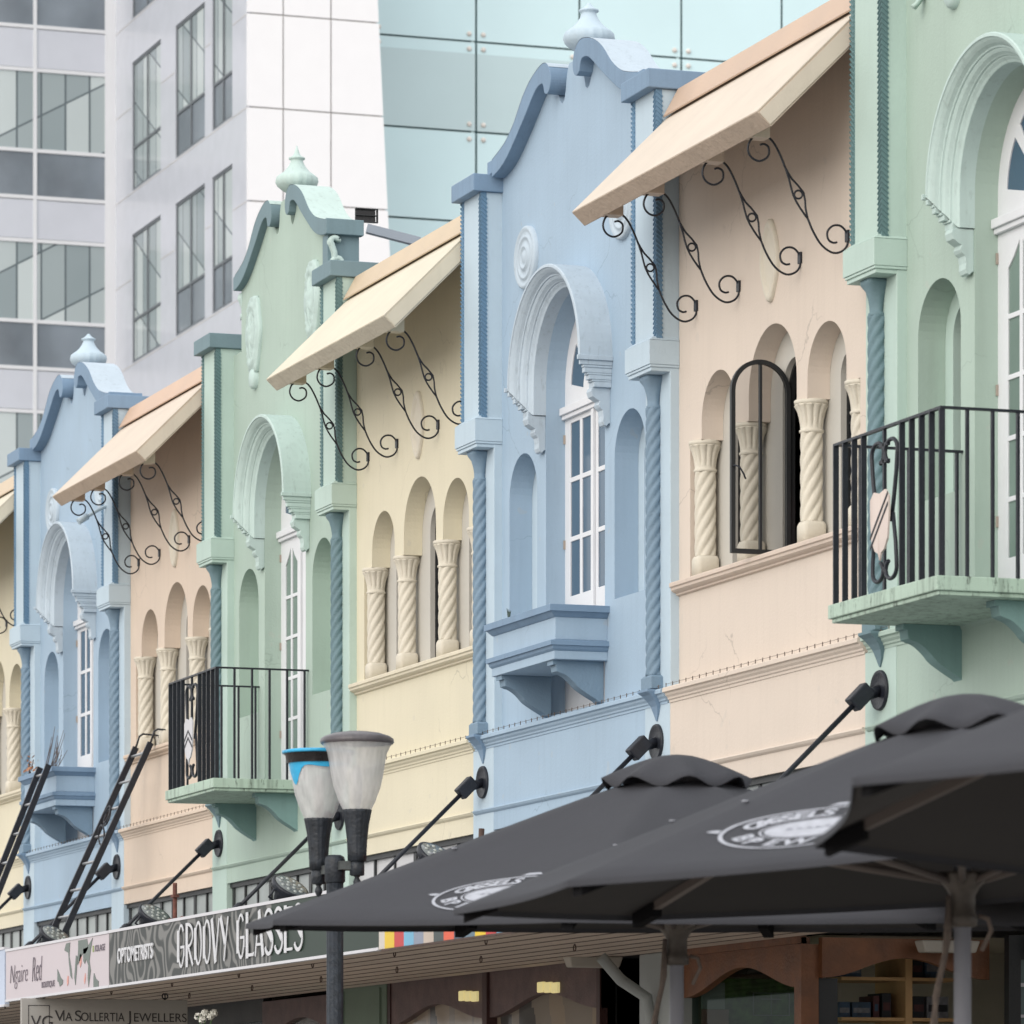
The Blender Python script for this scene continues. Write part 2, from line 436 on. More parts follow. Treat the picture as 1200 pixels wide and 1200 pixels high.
def pavilion(kind, yref, label, extra, cap_deep=True):
    c = P[kind]
    green = kind == 'green'
    dz = 0.32 if green else 0.0
    root = thing('gabled_shop_building', (0, yref, 0), label, 'building', 'gabled bays of the terrace')
    # ---- front wall with gable outline and openings
    k = dz
    gsc = .88 if green else 1.0; cx0 = -.055 if green else -.088; cx1 = .215 if green else .195
    half = [(-.36, 4.33), (-.36, 7.70), (.0, 7.70), (.0, 7.86 + k)] if not green else [(-.36, 4.33), (-.36, 7.70), (UC - 1.155, 7.70), (UC - 1.155, 7.86 + k)]
    inn = [(UC - a * gsc, z + k) for a, z in [(1.31, 7.86), (1.15, 7.885), (1.0, 7.94), (.82, 8.04), (.66, 8.13), (.54, 8.20), (.45, 8.24), (.36, 8.24),
                                         (.30, 8.16), (.26, 8.10), (.225, 8.085), (.19, 8.10), (.165, 8.16), (.15, 8.23), (.12, 8.29), (.10, 8.305)]]
    left = half + inn
    right = [(2 * UC - a, z) for a, z in reversed(left)]
    outline = left + right
    op = arch(UC, 6.385, 0.527, 4.36, 28)
    n1 = arch(UC - .955, 5.785, 0.262, 4.955); n2 = arch(UC + .955, 5.785, 0.262, 4.955)
    w = MB(fu); w.plate(outline, [op, n1, n2], 0.0, 0.15, uz)
    w.build('front_wall', c['wall'], root)
    # niches: ring plate and back
    for cu, lab in ((UC - .955, 1), (UC + .955, 2)):
        r = MB(fu); r.plate([(cu - .32, 4.9), (cu - .32, 6.1), (cu + .32, 6.1), (cu + .32, 4.9)], [arch(cu, 5.785, 0.165, 4.955)], 0.151, 0.20, uz)
        ni = r.build('niche_surround', c['light'], root)
        MB(fu).box(0.205, 0.215, cu - .3, cu + .3, 4.9, 6.08).build('niche_back', pane_dark if extra.get('niche_glass') else c['wall'], ni)
        if extra.get('niche_glass'):
            MB(fu).box(0.19, 0.203, cu - .012, cu + .012, 4.96, 5.95).build('niche_mullion', dark_frame, ni)
    # ---- lower parts
    common_lower(root, c['wall'], -.36, 3.09)
    fanlights(root, 0.0, 2.72, trans_pane)
    body(root, -.36, 3.09)
    # ---- pilasters
    for p0 in (0.0, 3.12):
        a, b = p0 - .40, p0
        pl = MB(fu).box(-0.135, 0.16, a + .03, b - .03, 6.30, 7.76)
        pl.box(-0.130, 0.158, a + .004, a + .03, 6.31, 7.75); pl.box(-0.125, 0.158, b - .03, b - .004, 6.31, 7.75)
        pl = pl.build('pilaster', c['light'], root)
        MB(fu).box(-0.055, 0.02, a, b, 4.335, 6.16).build('lower_pier', c['light'], pl, bevel=.004)
        MB(fu).box(-0.0575, 0.01, a, b, 3.02, 4.245).build('pier_foot', c['light'], pl)
        cd = 0.42
        MB(fu).box(-0.20, cd, a - .025, b + .022, 7.752, 7.862).build('pilaster_cap', c['trim'], pl, bevel=.006)
        # carved chevron beads on the two front corners
        bd = MB(fu)
        for e, sg in ((a, 1), (b, -1)):
            bd.box(-0.138, -0.105, min(e, e + sg * .046), max(e, e + sg * .046), 6.32, 7.752)
            z = 6.325; hh = .054
            while z < 7.72:
                for side in (0, 1):
                    for q in range(2):
                        zz = z + q * hh / 2
                        if side == 0:   # front face, slanting towards the corner
                            e0 = e + sg * .044; e1 = e - sg * .002
                            bd.add([(-.138, e0, zz), (-.138, e0, zz + .014), (-.138, e1, zz + .048), (-.138, e1, zz + .034),
                                    (-.145, e0, zz + .004), (-.145, e0, zz + .010), (-.145, e1, zz + .044), (-.145, e1, zz + .038)],
                                   [(0, 1, 5, 4), (1, 2, 6, 5), (2, 3, 7, 6), (3, 0, 4, 7), (4, 5, 6, 7)])
                        else:
                            x0, x1 = -.145, -.102
                            y0 = e - sg * .0; y1 = e - sg * .006
                            bd.add([(x0, y0, zz + .034), (x0, y0, zz + .048), (x1, y0, zz + .014), (x1, y0, zz),
                                    (x0, y1, zz + .038), (x0, y1, zz + .044), (x1, y1, zz + .010), (x1, y1, zz + .004)],
                                   [(0, 1, 5, 4), (1, 2, 6, 5), (2, 3, 7, 6), (3, 0, 4, 7), (4, 5, 6, 7)])
                z += hh
        bd.build('carved_corner', c['bead'], pl, weld=False)
        bl = MB(fu).box(-0.185, 0.0, a + .002, b + .008, 6.175, 6.315)
        bl.taper((-.185, 0, a + .012, b + .012, 6.315), (-.155, 0, a + .04, b - .012, 6.338))
        bl.box(-0.180, 0.0, a + .018, b + .006, 6.160, 6.174); bl.box(-0.172, 0.0, a + .026, b - .002, 6.138, 6.160)
        bl.build('pilaster_block', c['light'], pl, bevel=.003)
        cx, cu = -0.078, p0 - .20
        tw = MB(fu); twisted(tw, cx, cu, .050, 4.415, 5.955, lobes=5, turn=.40, n=40, d=-1, amp=.26)
        tc = tw.build('twisted_column', c['col'], pl)
        cp = MB(fu)
        prof = [(.040, 5.945), (.052, 5.952), (.052, 5.966), (.042, 5.972), (.043, 6.0), (.050, 6.04), (.062, 6.08), (.078, 6.11), (.082, 6.118), (.082, 6.137)]
        def sq(rr, an, h):
            t = max(0, min(1, (h - 5.97) / .12)); q = 1 / max(abs(math.cos(an)), abs(math.sin(an)))
            leaf = 1 + .10 * math.cos(4 * an) * (1 if 5.97 < h < 6.1 else 0)
            return rr * (1 + (min(q, 1.28) - 1) * t) * .88 * leaf
        cp.lathe(prof, lambda x, y, h: (cx + x, cu + y, h), n=32, mod=sq)
        cp.build('capital', c['col'], pl)
        bs = MB(fu).box(cx - .050, -.05, cu - .085, cu + .085, 4.335, 4.402)
        bs.taper((cx - .050, -.05, cu - .085, cu + .085, 4.402), (cx - .042, -.05, cu - .06, cu + .06, 4.415))
        bs.build('column_base', c['col'], pl, bevel=.003)
        dp = MB(fu)
        secs = [(4.332, .150, .080), (4.318, .150, .080), (4.300, .125, .072), (4.27, .098, .062), (4.24, .080, .050), (4.20, .070, .034), (4.155, .064, .006)]
        vs = []; fs = []
        for z, xo, hw in secs: vs += [(-xo, cu - hw, z), (-xo, cu + hw, z), (-.05, cu + hw, z), (-.05, cu - hw, z)]
        for i in range(len(secs) - 1):
            for q in range(4): fs.append((4 * i + q, 4 * i + (q + 1) % 4, 4 * i + 4 + (q + 1) % 4, 4 * i + 4 + q))
        fs.append((0, 1, 2, 3)); dp.add(vs, fs); dp.build('pendant', c['trim'] if not green else c['col'], pl)
    # ---- gable copings
    for sg in (-1, 1):
        MB(fu).prism(gable_pts(k, sg, gsc), cx0, cx1, uz).build('gable_coping', c['trim'], root, bevel=.004)
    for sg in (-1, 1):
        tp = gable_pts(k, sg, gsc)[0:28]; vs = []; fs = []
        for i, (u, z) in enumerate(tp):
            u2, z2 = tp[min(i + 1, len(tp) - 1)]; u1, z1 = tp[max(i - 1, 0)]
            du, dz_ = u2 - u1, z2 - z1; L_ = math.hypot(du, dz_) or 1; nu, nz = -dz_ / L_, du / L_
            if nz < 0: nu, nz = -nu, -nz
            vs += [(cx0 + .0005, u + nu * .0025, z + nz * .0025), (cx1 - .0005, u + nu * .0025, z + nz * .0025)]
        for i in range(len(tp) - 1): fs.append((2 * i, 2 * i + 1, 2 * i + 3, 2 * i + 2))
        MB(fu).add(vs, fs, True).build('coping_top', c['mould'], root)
    if not green:
        MB(fu).box(cx0 + .001, cx1 - .001, UC + 1.31, UC + 1.40, 7.863, 7.945).build('coping_end', c['trim'], root, bevel=.004); MB(fu).box(cx0 + .001, cx1 - .001, UC - 1.40, UC - 1.31, 7.863, 7.945).build('coping_end', c['trim'], root, bevel=.004)
    else:
        u1 = UC + 1.155
        ps = MB(fu).box(-.035, .20, u1 - .10, u1 + .02, 7.864, 8.16).build('gable_pedestal', c['trim'], root, bevel=.004)
        MB(fu).box(cx0 - .004, .22, u1 - .002, u1 + .07, 8.152, 8.262).build('pedestal_cap', c['trim'], ps, bevel=.005)
        MB(fu).box(-.06, .26, u1 - .08, u1 + .08, 7.8635, 7.915).build('pedestal_foot', c['trim'], ps, bevel=.004)
        MB(fu).box(cx0 + .003, cx1 - .002, UC - 1.205, UC - 1.15, 8.160, 8.262).build('coping_end', c['trim'], root, bevel=.005)
        path = [(-.045, 8.115)] + scroll_arc(-.075, 8.10, .035, .025, 0, 1.2 * pi, 10)[1:] + [(-.075, 8.03), (-.07, 7.98)] + scroll_arc(-.05, 7.955, .04, .02, pi, -.6 * pi, 10)
        for uu, par, xo_ in ((u1 + .035, ps, .085), (UC - 1.165, root, .10)):
            s = MB(fu)
            for off in (-.02, .012): s.tube([(x + xo_, uu + off, z) for x, z in path], .021, 8)
            s.build('scroll_ornament', c['mould'], par)
    # ---- finial urn
    fz = 8.30 + k; fx = 0.09
    prof = [(.055, 0), (.06, .012), (.045, .03), (.06, .05), (.105, .075), (.142, .105), (.155, .135), (.150, .165), (.138, .178),
            (.125, .188), (.10, .205), (.075, .232), (.055, .262), (.046, .285), (.046, .296), (.060, .302), (.060, .312), (.048, .316), (.030, .328), (.014, .345), (.012, .352)]
    if green: prof = [(r, h * 1.0) for r, h in prof[:-2]] + [(.020, .345), (.004, .40)]
    MB(fu).lathe(prof, lambda x, y, h: (fx + x, UC + y, fz + h), n=48,
                 mod=lambda r, a, h: r * (1 + (.10 * (abs(math.cos(9 * a)) - .7) if .05 < h < .17 else 0))).build('urn_finial', c['light'] if not green else c['mould'], root)
    # ---- arch hood moulding
    prof = [(.660, .0), (.660, -.238), (.655, -.245), (.640, -.246), (.637, -.238), (.625, -.226), (.612, -.208), (.602, -.186), (.598, -.183), (.594, -.183), (.591, -.172),
            (.586, -.170), (.575, -.160), (.564, -.140), (.560, -.136), (.557, -.124), (.552, -.122), (.540, -.106), (.530, -.098), (.527, -.094), (.527, 0.0)]
    ms = MB(fu); n = 42; vs = []; fs = []; m = len(prof)
    for i in range(n + 1):
        a = pi - pi * (i - 1) / (n - 2) if 0 < i < n else (pi if i == 0 else 0.0)
        for r, x in prof:
            x *= .86; zl = 0.0
            if i in (0, n): zl = 6.385 - (6.222 + max(0, min(.16, (abs(x) / .86 - .10) / .145 * .16))) if abs(x) > .001 or r < .6 else 0.0
            vs.append((x, UC + r * math.cos(a), 6.385 + r * math.sin(a) - zl))
    for i in range(n):
        for q in range(m - 1): fs.append((i * m + q, i * m + q + 1, (i + 1) * m + q + 1, (i + 1) * m + q))
    ms.add(vs, fs)
    am = ms.build('arch_hood', c['mould'], root)
    for sg in (-1, 1):
        im = MB(fu)
        lay = [(6.400, 6.372, .262, .672), (6.372, 6.345, .240, .660), (6.345, 6.330, .212, .655), (6.330, 6.300, .205, .650), (6.300, 6.288, .180, .648),
               (6.288, 6.262, .168, .645), (6.262, 6.250, .142, .642), (6.250, 6.218, .130, .640)]
        for z1, z0, xo, ro in lay:
            a, b = sorted((UC + sg * (.527 + max(0, (xo - .10)) / .145 * .115), UC + sg * ro)); im.box(-xo * .86, 0.0, a, b, z0, z1)
        a, b = sorted((UC + sg * .535, UC + sg * .62))
        im.prism([(0, 6.218), (-.115, 6.218), (-.122, 6.195), (-.112, 6.165), (-.085, 6.148), (-.066, 6.138), (-.075, 6.118), (-.066, 6.10), (-.050, 6.085),
                  (-.044, 6.05), (-.046, 6.02), (-.038, 6.0), (-.022, 5.992), (-.012, 6.005), (0, 6.01)], a, b, xz)
        im.build('impost', c['mould'], am, bevel=.003)
    # ---- medallions
    for sg in (-1, 1):
        cu = UC + sg * (.86 if not green else .76)
        md = MB(fu)
        if not green:
            md.lathe([(.0, -.034), (.03, -.034), (.04, -.026), (.055, -.026), (.062, -.036), (.075, -.036), (.082, -.024), (.115, -.022), (.12, -.03), (.135, -.03), (.14, -.02), (.165, -.024), (.18, -.034), (.195, -.024), (.197, 0)],
                     lambda x, y, h: (h, cu + x, 7.255 + y), n=40, cap=False)
        else:
            prof = [(.0, -.055), (.3, -.05), (.5, -.045), (.62, -.03), (.68, -.045), (.8, -.045), (.86, -.028), (.95, -.034), (1, -.02), (1.0, 0)]
            md.lathe(prof, lambda x, y, h: (h + (-.012 * math.cos(26 * x) if abs(x) < .6 else 0), cu + x * .165 * (1 - .18 * max(0, -y)), 7.755 + y * .30), n=56, cap=False,
                     mod=lambda r, a, h: r * (1 + (.04 * math.cos(6 * a) if r > .7 else 0)))
            md.lathe([(.0, -.05), (.06, -.045), (.08, -.03), (.085, 0)], lambda x, y, h: (h, cu + x * .8, 7.435 + y * .95), n=24, cap=False)
        md.build('medallion', c['mould'], root)
    # ---- french doors in the arch
    dm = MB(fu)
    hole = []
    zt = 6.215
    if not green:
        rows = [(6.165 - .365 * (i + 1) + .03, 6.165 - .365 * i) for i in range(3)]; cols = [(.095, .265), (.305, .465)]
    else:
        rows = [(6.06 - .30 * (i + 1) + .025, 6.06 - .30 * i) for i in range(5)]; cols = [(.115, .25), (.285, .42)]
    for lf in (0, 1):
        for ci, (a, b) in enumerate(cols):
            for ri, (z0, z1) in enumerate(rows):
                if lf == 0: u0, u1 = UC - .527 + a, UC - .527 + b
                else: u0, u1 = UC + .527 - b, UC + .527 - a
                if green and ri == 0:
                    inner_right = (ci == 0) == (lf == 0)
                    hi = z1 + .07; lo = z1 - .05
                    hole.append([(u0, z0), (u0, lo if inner_right else hi), (u0 * .5 + u1 * .5, z1), (u1, hi if inner_right else lo), (u1, z0)])
                else: hole.append([(u0, z0), (u0, z1), (u1, z1), (u1, z0)])
    fan = []
    for i in range(4):
        a0 = pi * i / 4 + .09; a1 = pi * (i + 1) / 4 - .09
        lp = [(UC + .20 * math.cos(a0), 6.385 + .20 * math.sin(a0) - .05)]
        for q in range(7):
            a = a0 + (a1 - a0) * q / 6; lp.append((UC + .43 * math.cos(a), 6.385 + .43 * math.sin(a) - .02))
        for q in range(5):
            a = a1 + (a0 - a1) * q / 4
            if q > 0 or True: lp.append((UC + .20 * math.cos(a), 6.385 + .20 * math.sin(a) - .05))
        fan.append(lp[1:][::-1])
    outer = arch(UC, 6.385, 0.537, 4.36, 28)
    dm.plate(outer, hole + fan, 0.125, 0.16, uz)
    dr = dm.build('french_door', door_white, root, bevel=.003)
    t = MB(fu).box(.085, .13, UC - .525, UC + .525, 6.222, 6.268); t.box(.10, .124, UC - .525, UC + .525, 6.195, 6.222)
    t.build('transom', door_white, dr, bevel=.004)
    MB(fu).box(.108, .124, UC - .02, UC + .02, 4.37, 6.195).build('meeting_stile', door_white, dr, bevel=.003)
    MB(fu).box(.133, .140, UC - .52, UC + .52, 4.4, 6.21).build('door_glass', pane_green if green else pane_blue, dr)
    MB(fu).plate(arch(UC, 6.385, 0.525, 6.27, 20), [], .133, .140, uz).build('fanlight_glass', pane_blue, dr)
    for z in (4.75, 5.4, 6.05):
        hg = MB(fu); hg.box(.112, .126, UC - .5245, UC - .518, z, z + .055)
        hg.build('hinge', mat('tarnished_hinge', (176, 164, 152)), dr)
    # ---- planter or balcony
    if not green:
        pn = MB(fu)
        def ring(h0, z0, xo0, h1, z1, xo1): pn.taper((-xo0, 0.0, UC - h0, UC + h0, z0), (-xo1, 0.0, UC - h1, UC + h1, z1))
        ring(.575, 4.602, .338, .575, 4.652, .338)
        ring(.568, 4.72, .330, .568, 4.852, .330)
        ring(.610, 4.885, .375, .610, 4.925, .375)
        pl = pn.build('planter_balcony', c['wall'], root, bevel=.003)
        pt = MB(fu)
        pn = pt
        ring(.575, 4.652, .338, .585, 4.664, .350); ring(.585, 4.664, .350, .592, 4.684, .356); ring(.602, 4.684, .368, .602, 4.712, .368); ring(.602, 4.712, .368, .568, 4.72, .33)
        ring(.570, 4.852, .334, .580, 4.862, .345); ring(.580, 4.862, .345, .600, 4.885, .365); ring(.612, 4.8845, .377, .612, 4.923, .377)
        pt.build('planter_trim', c['trim'], pl)
        for u0 in (.83, 1.77):
            MB(fu).prism(corbel_poly(-.325, 0.0, 4.602, 4.355), u0, u0 + .10, xz).build('corbel', c['col'], pl, bevel=.003)
    else:
        uc = 1.32
        sl = MB(fu).box(-.715, 0.0, uc - .655, uc + .655, 4.283, 4.352)
        sl.box(-.70, 0, uc - .64, uc + .64, 4.262, 4.283)
        sl = sl.build('balcony_slab', slab_m, root, bevel=.005)
        for u0 in (.70, 1.77):
            MB(fu).prism(corbel_poly(-.37, -.02, 4.262, 3.985), u0, u0 + .10, xz).build('corbel', corbel_g, sl, bevel=.003)
        ra = MB(fu); X = -.68; a, b = uc - .635, uc + .635; zt = 5.145; 
        ra.box(X - .012, X + .012, a - .01, b + .01, zt - .012, zt)
        ra.box(X, .0, b - .012, b + .012, zt - .0119, zt - .0003)
        ra.box(X, .0, a - .012, a + .012, zt - .0119, zt - .0003)
        pan = (a + .42, a + .74)
        for i in range(12):
            u = a + (b - a) * i / 11
            if pan[0] < u < pan[1]: continue
            ra.box(X - .014, X + .014, u - .006, u + .006, 4.352, zt - .011)
        for q in range(1, 6):
            x = X + .13 * q
            for u in (a, b): ra.box(x - .0065, x + .0065, u - .01, u + .01, 4.352, zt - .011)
        rl = ra.build('balcony_railing', black_iron, root)
        # scroll panel in the front rail
        sc = MB(fu); s0 = a + .60
        def P3(pts): return [(X, s0 + p * 1.35, z) for p, z in pts]
        for sg in (-1, 1):
            top = [(sg * p, z) for p, z in ([(.035, 4.97)] + scroll_arc(.06, 5.02, .055, .055, -pi * .75, -pi * 2.05, 14) + [(.105, 4.92), (.085, 4.80), (.06, 4.68)])]
            sc.tube(P3(top), .0105, 6)
            bot = [(sg * p, z) for p, z in ([(.075, 4.72), (.098, 4.58), (.105, 4.50)] + scroll_arc(.057, 4.455, .05, .045, 0, -pi * 1.35, 14))]
            sc.tube(P3(bot), .0105, 6)
        sc.box(X - .008, X + .008, s0 - .05, s0 + .05, 4.97, 4.985); sc.box(X - .008, X + .008, s0 - .05, s0 + .05, 5.05, 5.065)
        sc.box(X - .008, X + .008, s0 - .008, s0 + .008, 4.75, 5.14)
        sp = sc.build('scroll_panel', black_iron, rl)
        shp = [(-.10, 4.80), (-.06, 4.835), (0, 4.82), (.06, 4.835), (.10, 4.80), (.098, 4.70), (.085, 4.60), (.05, 4.55), (.015, 4.535), (0, 4.50), (-.015, 4.535), (-.05, 4.55), (-.085, 4.60), (-.098, 4.70)]
        MB(fu).prism([(s0 + p * 1.12, z) for p, z in shp], X - .028, X - .018, uz).build('shield_plate', extra['shield'], sp)
        st = MB(fu)
        if extra.get('diag'):
            for o in (0, .05): st.prism([(s0 - .105, 4.56 + o), (s0 - .105, 4.575 + o), (s0 + .105, 4.80 + o - .03), (s0 + .105, 4.785 + o - .03)], X - .032, X - .0285, uz)
        else:
            for o in (0, .05):
                st.prism([(s0 - .105, 4.63 + o), (s0, 4.70 + o), (s0 + .105, 4.63 + o), (s0 + .105, 4.615 + o), (s0, 4.685 + o), (s0 - .105, 4.615 + o)], X - .032, X - .0285, uz)
        st.build('shield_stripes', black_iron, sp)
    return root

# ------------------------------------------------------------------ hooded bay with three arched windows
def bracket_mesh(u):
    mb = MB(fu)
    def cv(x, y): X = -(980 - x) / 749; return (X, u, 6.465 + (665 - y) / 789 - .06 * abs(X))
    def sm(ps, k=4):
        out = []
        for i in range(len(ps) - 1):
            p0 = ps[max(0, i - 1)]; p1 = ps[i]; p2 = ps[i + 1]; p3 = ps[min(len(ps) - 1, i + 2)]
            for q in range(k):
                t = q / k
                out.append(tuple(0.5 * ((2 * p1[j]) + (-p0[j] + p2[j]) * t + (2 * p0[j] - 5 * p1[j] + 4 * p2[j] - p3[j]) * t * t + (-p0[j] + 3 * p1[j] - 3 * p2[j] + p3[j]) * t ** 3) for j in (0, 1)))
        out.append(ps[-1]); return out
    r = .0060
    upper = sm([(607, 286), (625, 283), (643, 298), (640, 333), (605, 353), (570, 338), (555, 303), (568, 265), (600, 246), (632, 250), (662, 275), (690, 325), (712, 378)])
    mb.tube([cv(*p) for p in upper], r, 7)
    for via in ((790, 482), (746, 492)):
        mb.tube([cv(*p) for p in sm([(712, 378), (740 if via[0] > 770 else 728, 425), via, (798 if via[0] > 770 else 775, 545), (808, 590)], 2)], r * .95, 7)
    lower = sm([(808, 590), (832, 645), (868, 700), (915, 730), (955, 722), (976, 695), (977, 655), (950, 620), (915, 618), (891, 643), (895, 675), (915, 688), (932, 686)])
    mb.tube([cv(*p) for p in lower], r, 7)
    ring = [(768 + 17 * math.cos(a), 490 + 17 * math.sin(a)) for a in [2 * pi * i / 14 for i in range(15)]]
    mb.tube([cv(*p) for p in ring], r * .9, 6, cap=False)
    mb.box(-.012, .0, u - .02, u + .02, 6.44, 6.50)
    x, _, z = cv(607, 246); mb.box(x - .03, x + .03, u - .015, u + .015, z - .004, z + .012)
    return mb

def capital_cream(mb, cx, cu, zb=5.53):
    prof = [(.058, zb - .004), (.066, zb + .002), (.067, zb + .012), (.060, zb + .018), (.061, zb + .05), (.066, zb + .08), (.074, zb + .11), (.084, zb + .132), (.092, zb + .145), (.090, zb + .150)]
    def mf(r, a, h):
        t = (h - zb - .02) / .126
        if t < 0 or t > 1: return r
        return r * (1 + .15 * (abs(math.cos(6.0 * a)) ** .6 - .75) * min(1, t * 4))
    pr2 = []
    for (r0, h0), (r1, h1) in zip(prof, prof[1:]):
        for q in range(3): pr2.append((r0 + (r1 - r0) * q / 3, h0 + (h1 - h0) * q / 3))
    mb.lathe(pr2 + [prof[-1]], lambda x, y, h: (cx + x, cu + y, h), n=96, mod=mf)
    mb.lathe([(.084, zb + .148), (.095, zb + .153), (.096, zb + .170), (.088, zb + .176)], lambda x, y, h: (cx + x, cu + y, h), n=32,
             mod=lambda r, a, h: r * (.95 + .05 * abs(math.cos(2 * a))))

def bay(kind, yref, label, length=2.745, casement=False, pane=None, fan_step=.33):
    c = B[kind]
    root = thing('hooded_shop_building', (0, yref, 0), label, 'building', 'hooded bays of the terrace')
    U0, U1 = 0.0, length
    s = length / 2.80
    def m(u): return u * s + (length - 2.80 * s) / 2
    arches = [(.6105, 5.80, .2555), (1.4155, 5.835, .3465), (2.1785, 5.805, .2665)]
    hole = [(.175, 4.932), (.175, 5.704)]
    for cu, zs, r in arches:
        hole.append((cu - r, 5.704))
        for i in range(25):
            a = pi - pi * i / 24; hole.append((cu + r * math.cos(a), zs + r * math.sin(a)))
        hole.append((cu + r, 5.704))
    hole += [(2.63, 5.704), (2.63, 4.932)]
    w = MB(fu).plate([(U0 + .0, 4.33), (U0, 7.74), (U1, 7.74), (U1, 4.33)], [hole], 0, .13, uz)
    w.build('front_wall', c['wall'], root)
    common_lower(root, c['wall'], U0, U1, None)
    fanlights(root, U0 + .0, U1, pane or trans_pane, step=fan_step)
    body(root, U0, U1)
    # window surround behind the colonnade
    inner = [(.6105, 5.80, .115), (1.4155, 5.835, .175), (2.1785, 5.805, .12)]
    pl = MB(fu).plate([(.1, 4.85), (.1, 6.3), (2.70, 6.3), (2.70, 4.85)], [arch(cu, zs, r, 4.94) for cu, zs, r in inner], .131, .165, uz)
    pl.build('window_surround', ring_m, root)
    for i, (cu, zs, r) in enumerate(inner):
        fr = MB(fu)
        def leaf(f, cu, place, t0, t1, rr, bar=True):
            ins = arch(cu, zs, rr - .026, 4.966)
            f.plate(arch(cu, zs, rr, 4.94), [ins], t0, t1, place)
            if bar: f.box(0, 0, 0, 0, 0, 0)
        leaf(fr, cu, uz, .168, .20, r + .012)
        if i != 1: fr.box(.171, .196, cu - .007, cu + .007, 4.95, zs + r)
        for z in (5.25, 5.55): 
            if i != 1: fr.box(.172, .195, cu - r, cu + r, z, z + .012)
        wf = fr.build('window_frame', dark_frame, root)
        if not (casement and i == 1):
            MB(fu).plate(arch(cu, zs, r + .005, 4.945), [], .182, .186, uz).build('window_glass', pane_dark, wf)
        else:
            # open leaf hinged at the far jamb, swung out square to the wall
            hx, hu = .165, cu - r
            def sw(p, q, t): return (hx - (p - (cu - r)), hu + .022 + t, q)
            lf = MB(fu)
            lf.plate(arch(cu, zs, r, 4.945), [arch(cu, zs, r - .024, 4.97)], -.012, .014, sw)
            pb = [(cu - .007 , 4.965), (cu - .007, zs + r - .02), (cu + .007, zs + r - .02), (cu + .007, 4.965)]
            lf.prism(pb, -.010, .012, sw)
            sash = lf.build('open_casement', dark_frame, wf)
            MB(fu).plate(arch(cu, zs, r - .02, 4.966), [], 0, .003, sw).build('casement_glass', clear_glass('clear_window_glass'), sash)
            hd = MB(fu); hp = cu + r - .012
            hd.tube([sw(hp, 5.42, .014), sw(hp, 5.42, .04), sw(hp - .02, 5.41, .055), sw(hp - .045, 5.37, .055), sw(hp - .055, 5.345, .055)], .0055, 6)
            hd.box(hx - (hp + .01 - (cu - r)), hx - (hp - .012 - (cu - r)), hu + .012, hu + .02, 5.40, 5.45)
            hd.build('handle', black_iron, sash)
    # columns
    for cu in (.27, .967, 1.837, 2.53):
        cx = .055
        tw = MB(fu); twisted(tw, cx, cu, .062, 5.05, 5.532, lobes=6, turn=.56, n=60, dz=.008, amp=.20, d=-1)
        tc = tw.build('twisted_column', column_m, root)
        cp = MB(fu); capital_cream(cp, cx, cu); cp.build('capital', column_m, tc)
        bs = MB(fu); bs.lathe([(.070, 4.93), (.070, 5.028), (.067, 5.04), (.060, 5.052)], lambda x, y, h: (cx + x, cu + y, h), n=32,
                              mod=lambda r, a, h: r / max(abs(math.cos(a)), abs(math.sin(a))) ** .55)
        bs.build('column_base', column_m, tc)
    # sill
    MB(fu).prism([(.15, 4.934), (-.058, 4.928), (-.062, 4.922), (-.062, 4.904), (-.052, 4.898), (-.050, 4.884), (-.036, 4.874), (-.020, 4.868), (-.018, 4.858), (-.001, 4.852), (.15, 4.852)], U0, U1, xz).build('window_sill', c['sill'], root)
    # medallion
    md = MB(fu); cu = 1.40
    qf = []
    for i in range(48):
        a = 2 * pi * i / 48; qf.append((math.cos(a), math.sin(a), 1 + .05 * math.cos(4 * a)))
    def mf(r, a, h): return r * (1 + .06 * math.cos(4 * a))
    md.lathe([(.0, -.008), (.70, -.010), (.76, -.010), (.80, -.024), (.92, -.026), (1.0, -.016), (1.0, 0.0)],
             lambda x, y, h: (h, cu + x * .115, 6.53 + y * .215), n=56, cap=False, mod=mf)
    md.build('oval_medallion', column_m, root)
    # hood
    hx = .65
    h = MB(fu).prism([(0.0, 7.655), (-.648, 7.012), (-.655, 7.005), (-.582, 6.937), (-.576, 6.937), (0.0, 7.51)], U0 + .012, U1 - .012, xz)
    hd = h.build('hood', hood_edge[kind], root)
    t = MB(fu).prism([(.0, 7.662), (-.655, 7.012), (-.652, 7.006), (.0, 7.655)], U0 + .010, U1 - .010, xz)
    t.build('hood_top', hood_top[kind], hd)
    # near end board proud of the hood
    e = MB(fu).prism([(-.0, 7.64), (-.645, 7.003), (-.585, 6.945), (-.0, 7.525)], U1 - .012, U1 - .006, xz)
    e.build('hood_end_board', hood_top[kind] if kind != 'x' else hood_edge[kind], hd)
    f = MB(fu).prism([(-.105, 7.592), (-.100, 7.585), (.0, 7.70), (.16, 7.745), (.16, 7.765), (-.015, 7.755)], U0 + .02, U1 - .02, xz)
    f.build('ridge_flashing', flash_m[kind], hd)
    MB(fu).box(-.09, .18, (U0 + U1) * .52, (U0 + U1) * .52 + .004, 7.60, 7.601).build('flashing_joint', black_iron, hd)
    for u in (.28, .93, 1.82, 2.47):
        MB(fu).box(-.585, -.46, u - .045, u + .045, 6.945, 7.03).build('hood_block', c['sill'], root, bevel=.003)
        bracket_mesh(u).build('scroll_bracket', black_iron, root)
    # corner seam
    return root

rusty_white = mat('rusty_white_plate', (222, 208, 200), mottle=0.1, grime=0.0, streak=0.55, streak_c=(170, 110, 80))
white_plate = mat('white_plate', (215, 215, 220), mottle=0.05)

